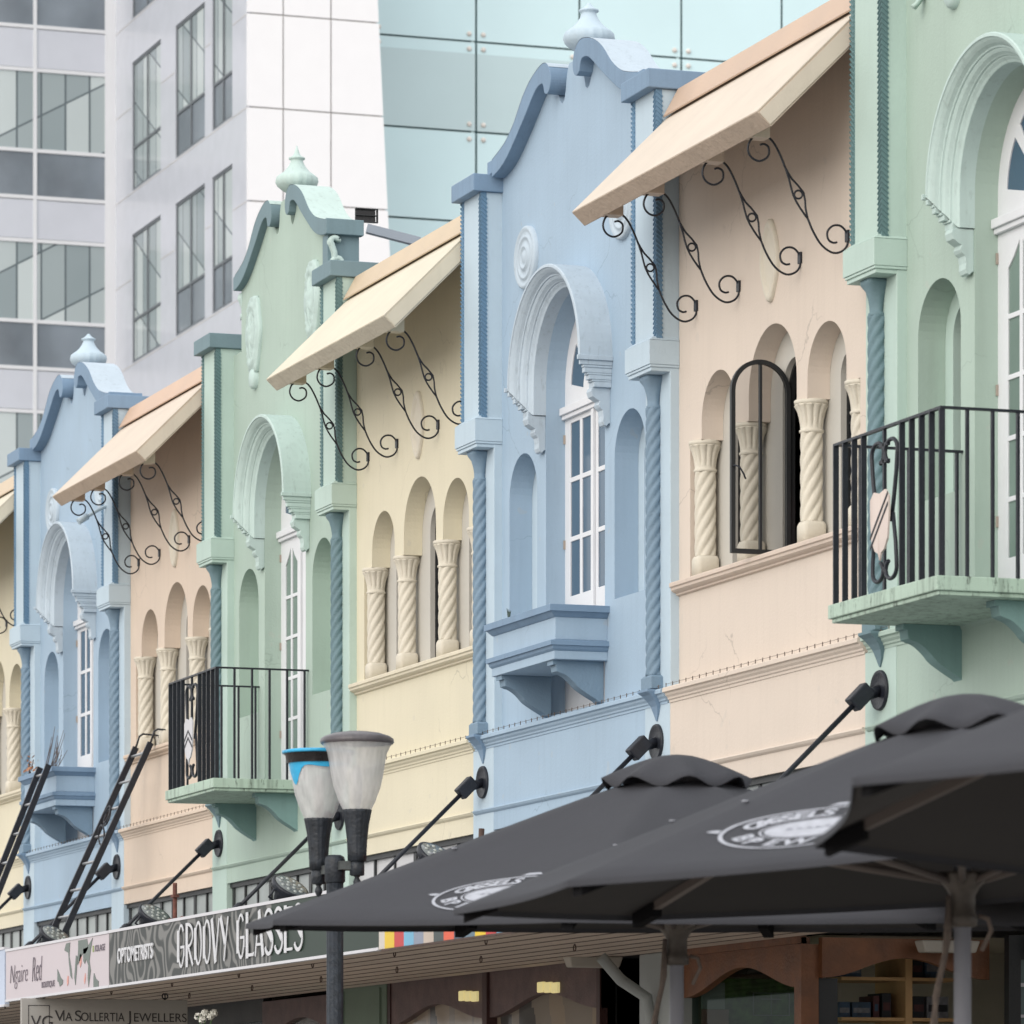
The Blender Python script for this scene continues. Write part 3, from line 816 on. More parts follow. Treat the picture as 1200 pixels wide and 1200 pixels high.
Y_b2, Y_g1, Y_b1, Y_g2 = 29.124, 35.35, 41.56, 22.775
pavilion('blue', Y_b2, 'nearer pale blue gabled bay, its planter ledge above the black parasols', {})
pavilion('green', Y_g1, 'mint green gabled bay whose iron balcony is just above the street lamps', dict(shield=white_plate))
pavilion('blue', Y_b1, 'farther pale blue gabled bay with dried twigs in its planter, behind the black ladders', {})
pavilion('green', Y_g2, 'nearest mint green gabled bay with rusty shield on its balcony, cut by the right edge', dict(shield=rusty_white, diag=True, niche_glass=True))
bay('pink', Y_b2 - 3.12, 'pinkish beige hooded bay with an open arched casement window', length=Y_b2 - 3.12 - (Y_g2 + .40), casement=True)
bay('cream', Y_g1 - 3.12, 'yellowish cream hooded bay between the green balcony bay and the nearer blue bay', length=Y_g1 - 3.12 - (Y_b2 + .40), pane=trans_pale, fan_step=.42)
bay('tan', Y_b1 - 3.12, 'peach hooded bay with a black ladder leaning on its sill', length=Y_b1 - 3.12 - (Y_g1 + .40))
Y_end = Y_b1 + .40 + 2.70
bay('cream', Y_end, 'cream hooded bay at the far left edge, beyond the farther blue bay', length=2.70)

# small things on the facades ------------------------------------------------
# conduit bracket on far blue gable
t = MB(); p = [at(145, 562, 0)] if False else None
def wall_pt(px, py, X=0.0):
    y = ypx(px, X); d = SN * (X + H) + CS * y
    return Vector((X, y, EYE + (YV - py) * d / F))
a = wall_pt(143, 563)
o = thing('lamp_arm', (0, a.y, a.z), 'small pale blue pipe arm fixed high on the farther blue gable', 'lamp arm')
m_ = MB(); m_.tube([(0, 0, 0), (-.05, 0, .0), (-.075, 0, -.05), (-.08, 0, -.16), (-.10, 0, -.20), (-.20, 0, -.25), (-.33, 0, -.33)], .016, 8)
m_.build('pipe', P['blue']['light'], o)
MB().tube([(-.29, 0, -.305), (-.37, 0, -.355)], .028, 10).build('fitting', P['blue']['light'], o)
a = wall_pt(1085, 3)
o = thing('lamp_arm', (0, a.y, a.z), 'pale green pipe arm at the top edge above the nearest green arch', 'lamp arm')
MB().tube([(0, 0, 0.05), (-.03, 0, .02), (-.05, 0, -.01), (-.075, 0, -.03)], .012, 8).tube([(0, .02, 0.04), (-.03, .02, .0), (-.055, .02, -.03)], .010, 8).build('pipe', P['green']['light'], o)

# ------------------------------------------------------------------ tie rods
def tie_rod(yref, u, label, end_x=-1.02):
    y = yref - u
    o = thing('tie_rod', (-.058, y, 4.035), label, 'tie rod', 'black tie rods holding the verandah')
    MB().lathe([(.0, -.004), (.088, -.004), (.100, -.012), (.104, -.004), (.104, .006)], lambda p, q, h: (h - .006, p, q), n=32, cap=False).build('wall_plate', black_iron, o)
    cl = MB(); cl.tube([(0, 0, 0), (-.09, 0, -.03)], .03, 8)
    # boxy clevis turned down 45 degrees
    def rot(x, y_, z): 
        c_, s_ = math.cos(R(45)), math.sin(R(45)); return Vector((-.12 - (x * c_ - z * s_) * 1.0, y_, -.045 - x * s_ - z * c_))
    cb = MB(rot).box(-.075, .055, -.04, .04, -.042, .042)
    cb.build('clevis', black_iron, o, bevel=.008)
    cl.build('eye', black_iron, o)
    s0 = Vector((-.14, 0, -.07)); s1 = Vector((end_x, 0, -.93))
    d = (s1 - s0).normalized()
    MB().tube([s0, s1], .014, 10).build('rod', black_iron, o)
    MB().tube([s0 + d * .80, s0 + d * .82, s0 + d * 1.06, s0 + d * 1.08], [.018, .030, .030, .020], 10).build('turnbuckle', black_iron, o)
tie_rod(Y_b1, .2 - .4, 'tie rod at the far left, beside the far ladder')
tie_rod(Y_b1, 2.92, 'tie rod behind the right black ladder')
tie_rod(Y_g1, -.2, 'tie rod just left of the green balcony corbels')
tie_rod(Y_g1, 2.92, 'tie rod passing behind the blue rimmed lamp')
tie_rod(Y_b2, -.2, 'tie rod at the left edge of the nearer blue bay')
tie_rod(Y_b2, 2.92, 'tie rod that ends behind the crown of the lowest parasol')
tie_rod(Y_g2, -.2, 'tie rod under the nearest green balcony, above the parasols')

# ------------------------------------------------------------------ verandah
def mat_soffit():
    m = mat('brown_soffit_boards', (222, 205, 191), mottle=0.10, scale=2, bump=0.1, streak=.12)
    nt = m.node_tree; N = nt.nodes; L = nt.links
    return m
soff = mat_soffit()
YA, YZ = 10.0, 46.0
vx = -2.2
can = thing('street_verandah', (vx, (YA + YZ) / 2, 2.7), 'long brown boarded verandah roof over the footpath, carrying the shop signs', 'verandah')
def loc(parent):
    l = parent.location; return lambda x, y, z: Vector((x - l[0], y - l[1], z - l[2]))
sb = MB(loc(can))
nb = 9
for i in range(nb):
    x0 = vx + .03 + (2.13) * i / nb; x1 = vx + .03 + 2.13 * (i + 1) / nb - .034
    z0 = 2.755 + .075 * (i / nb); z1 = 2.755 + .075 * ((i + 1) / nb)
    sb.taper((x0, x1, YA, YZ, z0), (x0, x1, YA, YZ, z0 + .03))
sb.build('soffit_boards', soff, can)
for i in range(1, nb):
    xb_ = vx + .03 + 2.13 * i / nb - .017; zb_ = 2.755 + .075 * (i / nb)
    MB(loc(can)).box(xb_ - .012, xb_ + .012, YA, YZ, zb_ - .009, zb_ + .004).build('soffit_shadow_strip', rust_edge, can)  # added dark strips paint the shadow lines of the board gaps
MB(loc(can)).box(vx + .02, -.06, YA, YZ, 2.99, 3.01).build('verandah_roof', mat('grey_roof_iron', (150, 152, 155), mottle=.1), can)
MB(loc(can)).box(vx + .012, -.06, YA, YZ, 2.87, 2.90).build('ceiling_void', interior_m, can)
MB(loc(can)).box(vx + .0, vx + .03, YA, YZ, 2.745, 3.10).build('edge_beam', dark_frame, can)
for i in range(11):
    y = 20.6 + 1.55 * i
    for x in (-1.95, -1.25):
        hk = MB(loc(can)); yy = y + (.6 if x > -1.5 else 0)
        hk.tube([(x, yy + .018 * math.cos(a), 2.752 + .018 * math.sin(a)) for a in [2 * pi * i_ / 10 for i_ in range(11)]], .0035, 5, cap=False)
        hk.build('soffit_hook', rust_edge, can, weld=False)

alu = mat('white_aluminium_trim', (212, 212, 218), rough=0.4, mottle=0.03, bump=0)
SX = vx - .035
MZY = Matrix(((0, 0, -1, 0), (-1, 0, 0, 0), (0, 1, 0, 0), (0, 0, 0, 1)))    # text x -> -Y, y -> Z, z -> -X
def sign(name, y1, y0, z0, z1, m, label, trim=True):
    """fascia sign from far y1 to near y0"""
    o = thing(name, (SX, (y0 + y1) / 2, z0), label, 'sign', 'shop fascia signs on the verandah edge')
    f = loc(o)
    MB(f).box(SX, vx - .002, y0, y1, z0 + .012, z1 - .012).build('sign_panel', m, o)
    if trim:
        MB(f).box(SX - .006, vx - .002, y0, y1, z1 - .012, z1 + .006).box(SX - .006, vx - .002, y0, y1, z0 - .004, z0 + .012).build('sign_trim', alu, o)
    return o
def tmat(o, y, z): 
    return Matrix.Translation(Vector((SX - .004, y, z)) - o.location) @ MZY
Z0, Z1 = 2.742, 3.100
# pink sign
pk = mat('pink_sign_face', (204, 194, 200), rough=.45, mottle=.03, bump=0)
o = sign('shop_sign', ypx(7, SX), ypx(127.5, SX), Z0, Z1, pk, 'pale pink salon sign with grey script and peeling grey leaves')
grey_ink = mat('grey_ink', (120, 112, 122), bump=0); leafm = mat('grey_green_ink', (120, 130, 126), bump=0); orng = mat('salmon_ink', (222, 165, 155), bump=0); grn = mat('lime_ink', (170, 190, 120), bump=0)
yS = ypx(7, SX)
text_obj('Ngaire', .19, grey_ink, 'script_lettering', o, tmat(o, yS - .12, 2.86), sx=1.05, ext=.001, align='LEFT', shear=.25, offset=-.004)
text_obj('Red', .25, grey_ink, 'script_lettering', o, tmat(o, yS - .78, 2.85), sx=.72, ext=.001, align='LEFT', shear=.25, offset=-.004)
text_obj('BOUTIQUE', .058, grey_ink, 'small_lettering', o, tmat(o, yS - 1.07, 2.80), sx=1.3, ext=.001, align='LEFT')
text_obj('B', .06, grn, 'brand_initial', o, tmat(o, ypx(109, SX), 2.985), sx=1.2, ext=.001, align='LEFT')
text_obj('IOLAGE', .06, grey_ink, 'brand_lettering', o, tmat(o, ypx(112, SX), 2.985), sx=1.25, ext=.001, align='LEFT')
lf = MB(loc(o))
def sg_poly(pts, mb):
    pr = [(ypx(px, SX), EYE + (YV - py) * (SN * (SX + H) + CS * ypx(px, SX)) / F) for px, py in pts]
    mb.prism([(a, b) for a, b in pr], SX - .0035, SX - .0005, lambda p, q, t: (t, p, q))
zc = lambda x, y: (x / 9.23, 1085 + y / 9.23)
for pts in ([(720, 190), (760, 180), (752, 330), (775, 460), (785, 575), (765, 540), (750, 400), (742, 290), (700, 265)],
            [(850, 160), (945, 140), (960, 240), (930, 300), (895, 300), (870, 380), (840, 420), (850, 260)],
            [(825, 320), (840, 330), (832, 480), (820, 640), (808, 560)],
            [(905, 250), (950, 230), (1005, 130), (985, 250), (970, 380), (985, 480), (962, 660), (952, 560), (960, 430), (935, 360), (920, 410), (905, 380)],
            [(625, 470), (650, 530), (660, 560), (685, 590), (680, 630), (650, 655), (640, 610), (625, 600)],
            [(1020, 510), (1040, 570), (1070, 600), (1068, 665), (1015, 672), (1015, 560)]):
    sg_poly([zc(*p) for p in pts], lf)
lf.build('leaf_print', leafm, o, weld=True)
l2 = MB(loc(o))
for pts in ([(870, 310), (885, 300), (885, 400), (872, 450), (862, 380)], [(735, 540), (745, 545), (742, 620), (732, 650), (728, 590)], [(925, 510), (930, 560), (920, 630), (912, 590)]):
    sg_poly([zc(*p) for p in pts], l2)
l2.build('petal_print', orng, o, weld=True)
# far pale blue sign
sign('shop_sign', ypx(5.5, SX) + 4.0, ypx(5.5, SX), Z0 - .03, Z1 + .02, mat('pale_blue_sign', (196, 208, 228), bump=0), 'pale blue sign cut by the left edge of the view')

# dark sign: wavy reflections painted into the panel colour
def wavy_reflection_mat():
    m = bpy.data.materials.new('dark_wavy_reflection_face'); m.use_nodes = True
    nt = m.node_tree; N = nt.nodes; L = nt.links; b = N['Principled BSDF']
    geo = N.new('ShaderNodeNewGeometry')
    mp = N.new('ShaderNodeMapping'); mp.inputs['Scale'].default_value = (1, 1.25, 1.3); L.new(geo.outputs['Position'], mp.inputs['Vector'])
    n0 = N.new('ShaderNodeTexNoise'); n0.inputs['Scale'].default_value = 1.6; n0.inputs['Detail'].default_value = 1
    L.new(mp.outputs[0], n0.inputs['Vector'])
    ad = N.new('ShaderNodeVectorMath'); ad.operation = 'MULTIPLY_ADD'; ad.inputs[1].default_value = (1.6, 1.6, 1.6)
    L.new(n0.outputs['Color'], ad.inputs[0]); L.new(mp.outputs[0], ad.inputs[2])
    w = N.new('ShaderNodeTexWave'); w.inputs['Scale'].default_value = 2.6; w.inputs['Distortion'].default_value = 3.0; w.inputs['Detail'].default_value = 1
    L.new(ad.outputs[0], w.inputs['Vector'])
    cr = N.new('ShaderNodeValToRGB'); cr.color_ramp.elements[0].position = .25; cr.color_ramp.elements[0].color = (.022, .026, .025, 1)
    cr.color_ramp.elements[1].position = .75; cr.color_ramp.elements[1].color = (.15, .15, .145, 1)
    e = cr.color_ramp.elements.new(.5); e.color = (.045, .048, .045, 1)
    L.new(w.outputs[0], cr.inputs[0])
    # green-black towards the near end of the panel
    sp = N.new('ShaderNodeSeparateXYZ'); L.new(geo.outputs['Position'], sp.inputs[0])
    mr = N.new('ShaderNodeMath'); mr.operation = 'LESS_THAN'; mr.inputs[1].default_value = ypx(318, SX)
    L.new(sp.outputs[1], mr.inputs[0])
    mx = N.new('ShaderNodeMix'); mx.data_type = 'RGBA'; L.new(mr.outputs[0], mx.inputs[0]); L.new(cr.outputs[0], mx.inputs[6]); mx.inputs[7].default_value = (.012, .028, .018, 1)
    L.new(mx.outputs[2], b.inputs['Base Color']); b.inputs['Roughness'].default_value = .4; b.inputs['Specular IOR Level'].default_value = .12
    return m
mirm = wavy_reflection_mat()
o = sign('shop_sign', ypx(128, SX), ypx(444, SX), Z0, Z1, mirm, 'dark optician sign with painted wavy reflections and tall white art deco lettering')
letm = mat('white_letters', (215, 217, 222), rough=.5, bump=0, mottle=.01)
text_obj('OPTOMETRISTS', .135, letm, 'small_lettering', o, tmat(o, ypx(138.5, SX), 2.885), sx=.93, ext=.004, align='LEFT', offset=.002)
# tall condensed deco letters built as strokes
def deco(parent, word, y_start, z0, z1, adv, w):
    f = loc(parent); yy = y_start
    h = z1 - z0
    mb = MB(f); xo = SX - .006
    def bar(pts, th=.014):
        # stroke polyline in (p across, q up)
        P2 = [Vector(p) for p in pts]
        for i in range(len(P2) - 1):
            a_, b_ = P2[i], P2[i + 1]; d = (b_ - a_)
            if d.length < 1e-6: continue
            d.normalize(); nn = Vector((-d.y, d.x)) * th / 2
            q = [a_ - nn - d * th * .2, b_ - nn + d * th * .2, b_ + nn + d * th * .2, a_ + nn - d * th * .2]
            mb.prism([(yy - p.x, z0 + p.y) for p in q], xo - .002 - random.random() * .0008, xo + .002, lambda p, q_, t: (t, p, q_))
    def oval(x0, x1, y0, y1, a0=0, a1=2 * pi, th=.014, n=20):
        cx, cy, rx, ry = (x0 + x1) / 2, (y0 + y1) / 2, (x1 - x0) / 2, (y1 - y0) / 2
        pts = [(cx + rx * math.cos(a0 + (a1 - a0) * i / n), cy + ry * math.sin(a0 + (a1 - a0) * i / n)) for i in range(n + 1)]
        bar(pts, th)
    T = .045
    for ch in word:
        if ch == ' ': yy -= adv * .75; continue
        if ch == 'G':
            oval(T / 2, w, 0, h, pi * .25, pi * 1.99, .016); bar([(T / 2, h * .15), (T / 2, h * .85)], T); bar([(w * .5, h * .47), (w, h * .47), (w, h * .25)], .016)
        elif ch == 'R':
            bar([(T / 2, 0), (T / 2, h)], T); oval(-w * .5, w, h * .45, h, -pi / 2, pi / 2, .018); bar([(w * .35, h * .47), (w, 0)], .022)
        elif ch == 'O':
            oval(T / 2, w, 0, h, 0, 2 * pi, .018); bar([(T / 2, h * .15), (T / 2, h * .85)], T)
        elif ch == 'V':
            bar([(0, h), (w * .5, 0)], .04); bar([(w, h), (w * .5, 0)], .018)
        elif ch == 'Y':
            bar([(0, h), (w * .55, h * .42)], .04); bar([(w, h), (w * .45, 0)], .018)
        elif ch == 'L':
            bar([(T / 2, 0), (T / 2, h)], T); bar([(0, .009), (w, .009), (w, h * .08)], .018)
        elif ch == 'A':
            bar([(0, 0), (w * .5, h)], .018); bar([(w, 0), (w * .5, h)], .042); bar([(w * .15, h * .25), (w * .8, h * .25)], .016)
        elif ch == 'S':
            oval(0, w, h * .5, h, pi * .15, pi * 1.35, .022); oval(0, w, 0, h * .52, -pi * .85, pi * .45, .022); bar([(w * .12, h * .68), (w * .88, h * .34)], .045)
        elif ch == 'E':
            bar([(T / 2, 0), (T / 2, h)], T); [bar([(0, q), (w, q)], .016) for q in (.009, h * .55, h - .009)]
        yy -= adv
    return mb.build('deco_lettering', letm, parent, weld=False)
ya, yb_ = ypx(209, SX), ypx(346, SX)
adv = (ya - yb_) / 12.75
deco(o, 'GROOVY', ya, 2.805, 3.055, adv, adv * .80); deco(o, 'GLASSES', ya - adv * 6.75, 2.805, 3.055, adv, adv * .80)

# coloured stripe fascia
cols = [(212, 205, 196), (236, 200, 40), (205, 60, 62), (120, 190, 226), (150, 160, 180), (212, 196, 182), (70, 82, 82), (238, 100, 66), (70, 88, 108), (96, 122, 140)]
o = thing('striped_fascia', (SX, ypx(445, SX), Z0), 'fascia of multicoloured vertical stripes, under the lowest parasol', 'sign', 'shop fascia signs on the verandah edge')
y = ypx(444, SX) - .001; f = loc(o); y1 = y - .10
MB(f).box(SX, vx - .002, y1, y, Z0, Z1).build('stripe', mat('stripe_0', cols[0], bump=0, rough=.5), o)
y = y1; i = 0
while y > YA:
    idx = 1 + i % 9; y1 = max(YA, y - .166)
    MB(f).box(SX + (.0004 if i % 2 else 0), vx - .002, y1, y, Z0, Z1).build('stripe', mat('stripe_%d' % idx, cols[idx], bump=0, rough=.5), o)
    y = y1; i += 1
MB(f).box(SX - .006, SX + .003, YA, ypx(448, SX), Z0 - .012, Z0).build('dark_edge_strip', rust_edge, o)

# hanging sign under the verandah
pA = at(25, 1179, 35.5); 
hs = thing('hanging_sign', (-1.45, 32.4, 2.3), 'grey jeweller board hanging under the verandah at lower left', 'sign')
Yh = 32.4
def px_to_X(px, Yc):
    p = px - 600; a = Yc * (F * SN + p * CS) / (F * CS - p * SN); return a - H
xa, xb = px_to_X(25, Yh), px_to_X(220, Yh)
f = loc(hs)
MB(f).box(xa, xb, Yh, Yh + .03, 2.30, 2.735).build('board', mat('pale_grey_board', (176, 174, 170), mottle=.03, bump=0), hs, bevel=.004)
MH = Matrix(((1, 0, 0, 0), (0, 0, -1, 0), (0, 1, 0, 0), (0, 0, 0, 1)))
dk = mat('dark_lettering', (66, 64, 66), bump=0)
def ht(txt, size, px, z, sx=1.0, nm='lettering'):
    return text_obj(txt, size, dk, nm, hs, Matrix.Translation(Vector((px_to_X(px, Yh), Yh - .002, z)) - hs.location) @ MH, sx=sx, ext=.001, align='LEFT')
ht('V', .105, 64, 2.583, 1.1); ht('IA', .085, 73, 2.583, .9); ht('S', .105, 87, 2.583, 1.1); ht('OLLERTIA', .085, 94.5, 2.583, .82)
ht('J', .105, 150, 2.583, 1.1); ht('EWELLERS', .085, 156, 2.583, .98); ht('VG', .12, 36, 2.535, 1.0, 'monogram')
bx = MB(f); x0, x1 = px_to_X(33, Yh), px_to_X(58, Yh)
for a_, b_, c_, d_ in ((x0, x1, 2.685, 2.689), (x0, x1, 2.50, 2.504), (x0, x0 + .004, 2.504, 2.685), (x1 - .004, x1, 2.504, 2.685)): bx.box(a_, b_, Yh - .003, Yh - .0005, c_, d_)
bx.build('monogram_box', dk, hs)
hh = MB(f)
for px in (52, 194):
    x = px_to_X(px, Yh); hh.tube([(x, Yh + .015, 2.73), (x, Yh + .015, 2.80)], .005, 6); hh.tube([(x + .02 * math.cos(a), Yh + .015, 2.76 + .02 * math.sin(a)) for a in [2 * pi * i / 10 for i in range(11)]], .005, 6, cap=False)
hh.build('hanger', black_iron, hs)

# ------------------------------------------------------------------ floodlights
lens_m = mat('led_lens', (120, 126, 126), rough=.15, bump=0, mottle=.15, scale=60)
def flood(px, py, d, label):
    c = at(px, py, d)
    o = thing('floodlight', c, label, 'floodlight', 'round LED floodlights on the verandah roof')
    # housing tilted: axis points up towards the facade
    ax = Vector((.30, -.53, .80)).normalized(); M3 = ax.to_track_quat('Z', 'Y').to_matrix()
    def pl(x, y, h): return M3 @ Vector((x, y, h))
    MB().lathe([(.03, -.13), (.06, -.11), (.075, -.06), (.115, -.03), (.125, 0), (.125, .012), (.112, .014)], pl, n=28, mod=lambda r, a, h: r * (1 + (.05 * math.cos(14 * a) if h < -.02 else 0))).build('housing', black_iron, o)
    MB().lathe([(.0, .013), (.108, .013), (.108, .016), (.0, .018)], pl, n=28, cap=False).build('lens', lens_m, o)
    ld = MB()
    for ring, cnt in ((.03, 4), (.075, 10)):
        for i in range(cnt):
            a = 2 * pi * i / cnt; cx, cy = ring * math.cos(a), ring * math.sin(a)
            ld.lathe([(.013, .017), (.011, .022), (.0, .024)], lambda x, y, h, cx=cx, cy=cy: pl(x + cx, y + cy, h), n=8, cap=False)
    ld.build('led_row', mat('led_rim', (175, 180, 176), bump=0), o, weld=False)
    br = MB(); br.tube([pl(-.13, 0, -.02), pl(-.14, 0, -.08) , (0, 0, -.16), pl(.14, 0, -.08), pl(.13, 0, -.02)], .009, 6)
    br.tube([(0, 0, -.14), (0, 0, 3.0 - c.z)], .014, 6); br.build('mount', black_iron, o)
flood(64, 1096, 37.6, 'floodlight at the foot of the right ladder, above the pink sign')
flood(181, 1072, 34.4, 'floodlight beside the rusty ornament, above the optometrists lettering')
flood(340, 1040, 30.6, 'floodlight just left of the lamp post, above the deco lettering')
flood(512, 1003, 28.0, 'floodlight peeping over the slope of the lowest parasol')

# rusty ornament on verandah roof
c = at(205, 1062, 33.5)
o = thing('rusty_ornament', (c.x, c.y, 3.01), 'rusty brown scrolled iron ornament on the verandah roof', 'ornament')
ru = mat('rusty_iron', (110, 70, 60), rough=.8, mottle=.4, scale=18, bump=.5)
zt = c.z - 3.01
rm = MB(); rm.tube([(0, 0, 0), (0, 0, zt + .16)], .016, 8); rm.box(-.02, .02, -.04, .04, zt + .06, zt + .08)
for sgn in (-1, 1):
    rm.tube([(.01, sgn * .20 + p * sgn, zt * .5 + q) for p, q in scroll_arc(-.06, .0, .11, .05, 0, 1.6 * pi, 14)], .02, 8)
    rm.tube([(.0, sgn * p, zt * .5 + q) for p, q in scroll_arc(.10, -.02, .10, .05, pi, -.6 * pi, 14)], .017, 8)
rm.build('scrolls', ru, o)
c = at(560, 985, 28.5)
o = thing('pipe_stub', (c.x, c.y, 3.01), 'short brown pipe standing on the verandah roof left of the parasol crown', 'pipe')
MB().tube([(0, 0, 0), (.02, -.01, c.z - 3.01 + .07)], .018, 8).build('stub', rust_edge, o)

# ------------------------------------------------------------------ ladders
def ladder(top, foot, width, label, hooks=True, n=9):
    o = thing('ladder', (foot.x, foot.y, foot.z), label, 'ladder', 'black ladders above the far signs')
    d = (top - foot); w = Vector((0, -1, 0)) * width
    rl = MB()
    for s in (-.5, .5):
        ax = d.normalized(); sd = Vector((0, 1, 0)); nn = ax.cross(sd).normalized()
        p0, p1 = w * s, d + w * s
        vs = []
        for p in (p0, p1):
            for a_, b_ in ((-1, -1), (1, -1), (1, 1), (-1, 1)): vs.append(tuple(p + nn * (.024 * a_) + sd * (.014 * b_)))
        rl.add(vs, [(0, 1, 2, 3), (7, 6, 5, 4), (0, 4, 5, 1), (1, 5, 6, 2), (2, 6, 7, 3), (3, 7, 4, 0)])
    rl.build('side_rails', black_iron, o)
    rg = MB()
    for i in range(n):
        t = .06 + .9 * i / (n - 1); rg.tube([d * t + w * .5, d * t - w * .5], .012, 8)
    rg.build('rungs', mat('bare_aluminium', (190, 192, 195), rough=.35, metal=.6, bump=0), o)
    if hooks:
        for s in (-.5, .5):
            b_ = d + w * s
            hk = MB(); hk.tube([b_, b_ + Vector((.03, 0, .09)), b_ + Vector((.06, 0, .11)), b_ + Vector((.19, 0, .10)), b_ + Vector((.20, 0, .05))], .008, 6)
            hk.build('hook', black_iron, o)
        cb = MB()
        cb.tube([d * .62 + Vector((-.03, -.1 + .09 * math.cos(a), .08 * math.sin(a))) for a in [i * .5 for i in range(22)]], .007, 6)
        cb.tube([d * .72 + Vector((-.02 + .02 * math.sin(a), .1 + .07 * math.cos(a), .06 * math.sin(a) - a * .004)) for a in [i * .5 for i in range(26)]], .008, 6)
        cb.build('cable_coil', black_iron, o)
    return o
yl = ypx(182, 0)
lt = Vector((-.10, yl, 4.95)); lb = Vector((-.99, yl + .0, 3.02))
ladder(lt, lb, .46, 'long black ladder with a cable coil, hooked on the peach bay sill', True, 9)
yl = ypx(118, 0)
ladder(Vector((-.42, ypx(52, -.42), 4.93)), Vector((-1.18, ypx(52, -.42) + .0, 3.02)), .30, 'black ladder leaning against the farther blue planter, at the left edge', False, 8)

# dried plant and twigs in far planter
bx_ = Vector((-.30, Y_b1 - .85, 4.925))
o = thing('dried_plant', bx_, 'withered orange brown weed in the farther blue planter', 'plant')
pm = MB()
for i in range(26):
    a = random.random() * 6.3; r = random.random() * .07; h = .05 + random.random() * .16
    c = Vector((r * math.cos(a), r * math.sin(a) * 2, h)); s_ = .012 + random.random() * .018
    n_ = Vector((random.uniform(-1, 1), random.uniform(-1, 1), random.uniform(-.5, 1))).normalized(); t1 = n_.orthogonal().normalized(); t2 = n_.cross(t1)
    pm.add([tuple(c - t1 * s_), tuple(c + t2 * s_ * .5), tuple(c + t1 * s_), tuple(c - t2 * s_ * .5)], [(0, 1, 2, 3)])
pm.build('withered_leaves', mat('orange_brown_leaf', (178, 128, 98), mottle=.3, scale=30, bump=0), o, weld=False)
MB().tube([(0, 0, -.02), (.0, .02, .12)], .006, 5).tube([(0, .02, -.02), (.02, -.06, .14)], .004, 5).build('stem', rust_edge, o)
o = thing('bare_twigs', (-.28, Y_b1 - 1.75, 4.925), 'bare grey twigs sprawling in the farther blue planter', 'plant')
tm = MB()
for i in range(9):
    a = Vector((random.uniform(-.03, .03), random.uniform(-.3, .1) + .35, -.01)); b_ = a + Vector((random.uniform(-.04, .06), -random.uniform(.15, .5), random.uniform(.12, .36)))
    m_ = (a + b_) / 2 + Vector((0, 0, -.03)); tm.tube([a, m_, b_], [.006, .004, .002], 5)
    tm.tube([m_, m_ + Vector((.02, random.uniform(-.15, .1), random.uniform(.08, .2)))], [.004, .0015], 4)
tm.build('twigs', mat('grey_twig', (120, 108, 104)), o, weld=False)
o = thing('weed_sprig', (-.30, Y_b2 - 1.0, 4.925), 'tiny dark weed sprouting from the nearer blue planter', 'plant')
w_ = MB()
for i in range(5):
    w_.tube([(0, 0, 0), (.0, .01 * (i - 2), .04), (.0, .02 * (i - 2), .06 + .006 * i)], [.004, .004, .001], 4)
w_.build('blades', mat('dark_weed', (70, 88, 80)), o, weld=False)

# ------------------------------------------------------------------ street lamp
lp = at(392.5, 1365, 24.5); LX, LY = lp.x, lp.y
lamp = thing('street_lamp', (LX, LY, 0), 'twin headed street lamp, one lantern rim wrapped in blue plastic', 'street lamp')
paint_dk = mat('chipped_dark_paint', (44, 50, 58), rough=.5, mottle=.35, scale=25, bump=.4, k=.7)
d0 = 24.5
def zz(py, d=d0): return EYE + (YV - py) * d / F
pb = MB(); pb.lathe([(.11, 0), (.11, .25), (.075, .4), (.042, .45), (.042, zz(1034))], lambda x, y, h: (x, y, h), n=48, mod=lambda r, a, h: r * (1 + (.05 * math.cos(12 * a) if h > .45 else 0)))
pb.build('post', paint_dk, lamp)
MB().lathe([(.044, zz(1035)), (.052, zz(1033)), (.052, zz(1008)), (.046, zz(1004)), (.030, zz(1002))], lambda x, y, h: (x, y, h), n=24).build('post_cap', paint_dk, lamp)
glassm = bpy.data.materials.new('frosted_lantern_plastic'); glassm.use_nodes = True
_b = glassm.node_tree.nodes['Principled BSDF']; _N = glassm.node_tree.nodes; _L = glassm.node_tree.links
_b.inputs['Roughness'].default_value = .35; _b.inputs['Transmission Weight'].default_value = .0; _b.inputs['Subsurface Weight'].default_value = .0
_g = _N.new('ShaderNodeNewGeometry'); _mp = _N.new('ShaderNodeMapping'); _mp.inputs['Scale'].default_value = (14, 14, 1.4); _L.new(_g.outputs['Position'], _mp.inputs['Vector'])
_n = _N.new('ShaderNodeTexNoise'); _n.inputs['Scale'].default_value = 2.6; _n.inputs['Detail'].default_value = 5; _L.new(_mp.outputs[0], _n.inputs['Vector'])
_r = _N.new('ShaderNodeValToRGB'); _r.color_ramp.elements[0].position = .3; _r.color_ramp.elements[0].color = (.58, .59, .60, 1); _r.color_ramp.elements[1].position = .75; _r.color_ramp.elements[1].color = (.82, .83, .84, 1)
_L.new(_n.outputs[0], _r.inputs[0]); _L.new(_r.outputs[0], _b.inputs['Base Color'])
_t = _N.new('ShaderNodeBsdfTransparent'); _t.inputs[0].default_value = (.9, .9, .9, 1); _mx = _N.new('ShaderNodeMixShader'); _mx.inputs[0].default_value = .42
_out = [n for n in _N if n.type == 'OUTPUT_MATERIAL'][0]; _L.new(_b.outputs[0], _mx.inputs[1]); _L.new(_t.outputs[0], _mx.inputs[2]); _L.new(_mx.outputs[0], _out.inputs[0])
blue_pl = mat('blue_plastic', (60, 178, 228), rough=.3, mottle=.08, scale=12, bump=.3, bscale=30)
blk_tape = mat('black_tape', (38, 36, 38), rough=.3, mottle=.3, scale=30, bump=.4, bscale=30)
cap_m = mat('grey_lantern_cap', (92, 88, 92), rough=.35, mottle=.12, scale=10, streak=.15, streak_c=(190, 190, 190))
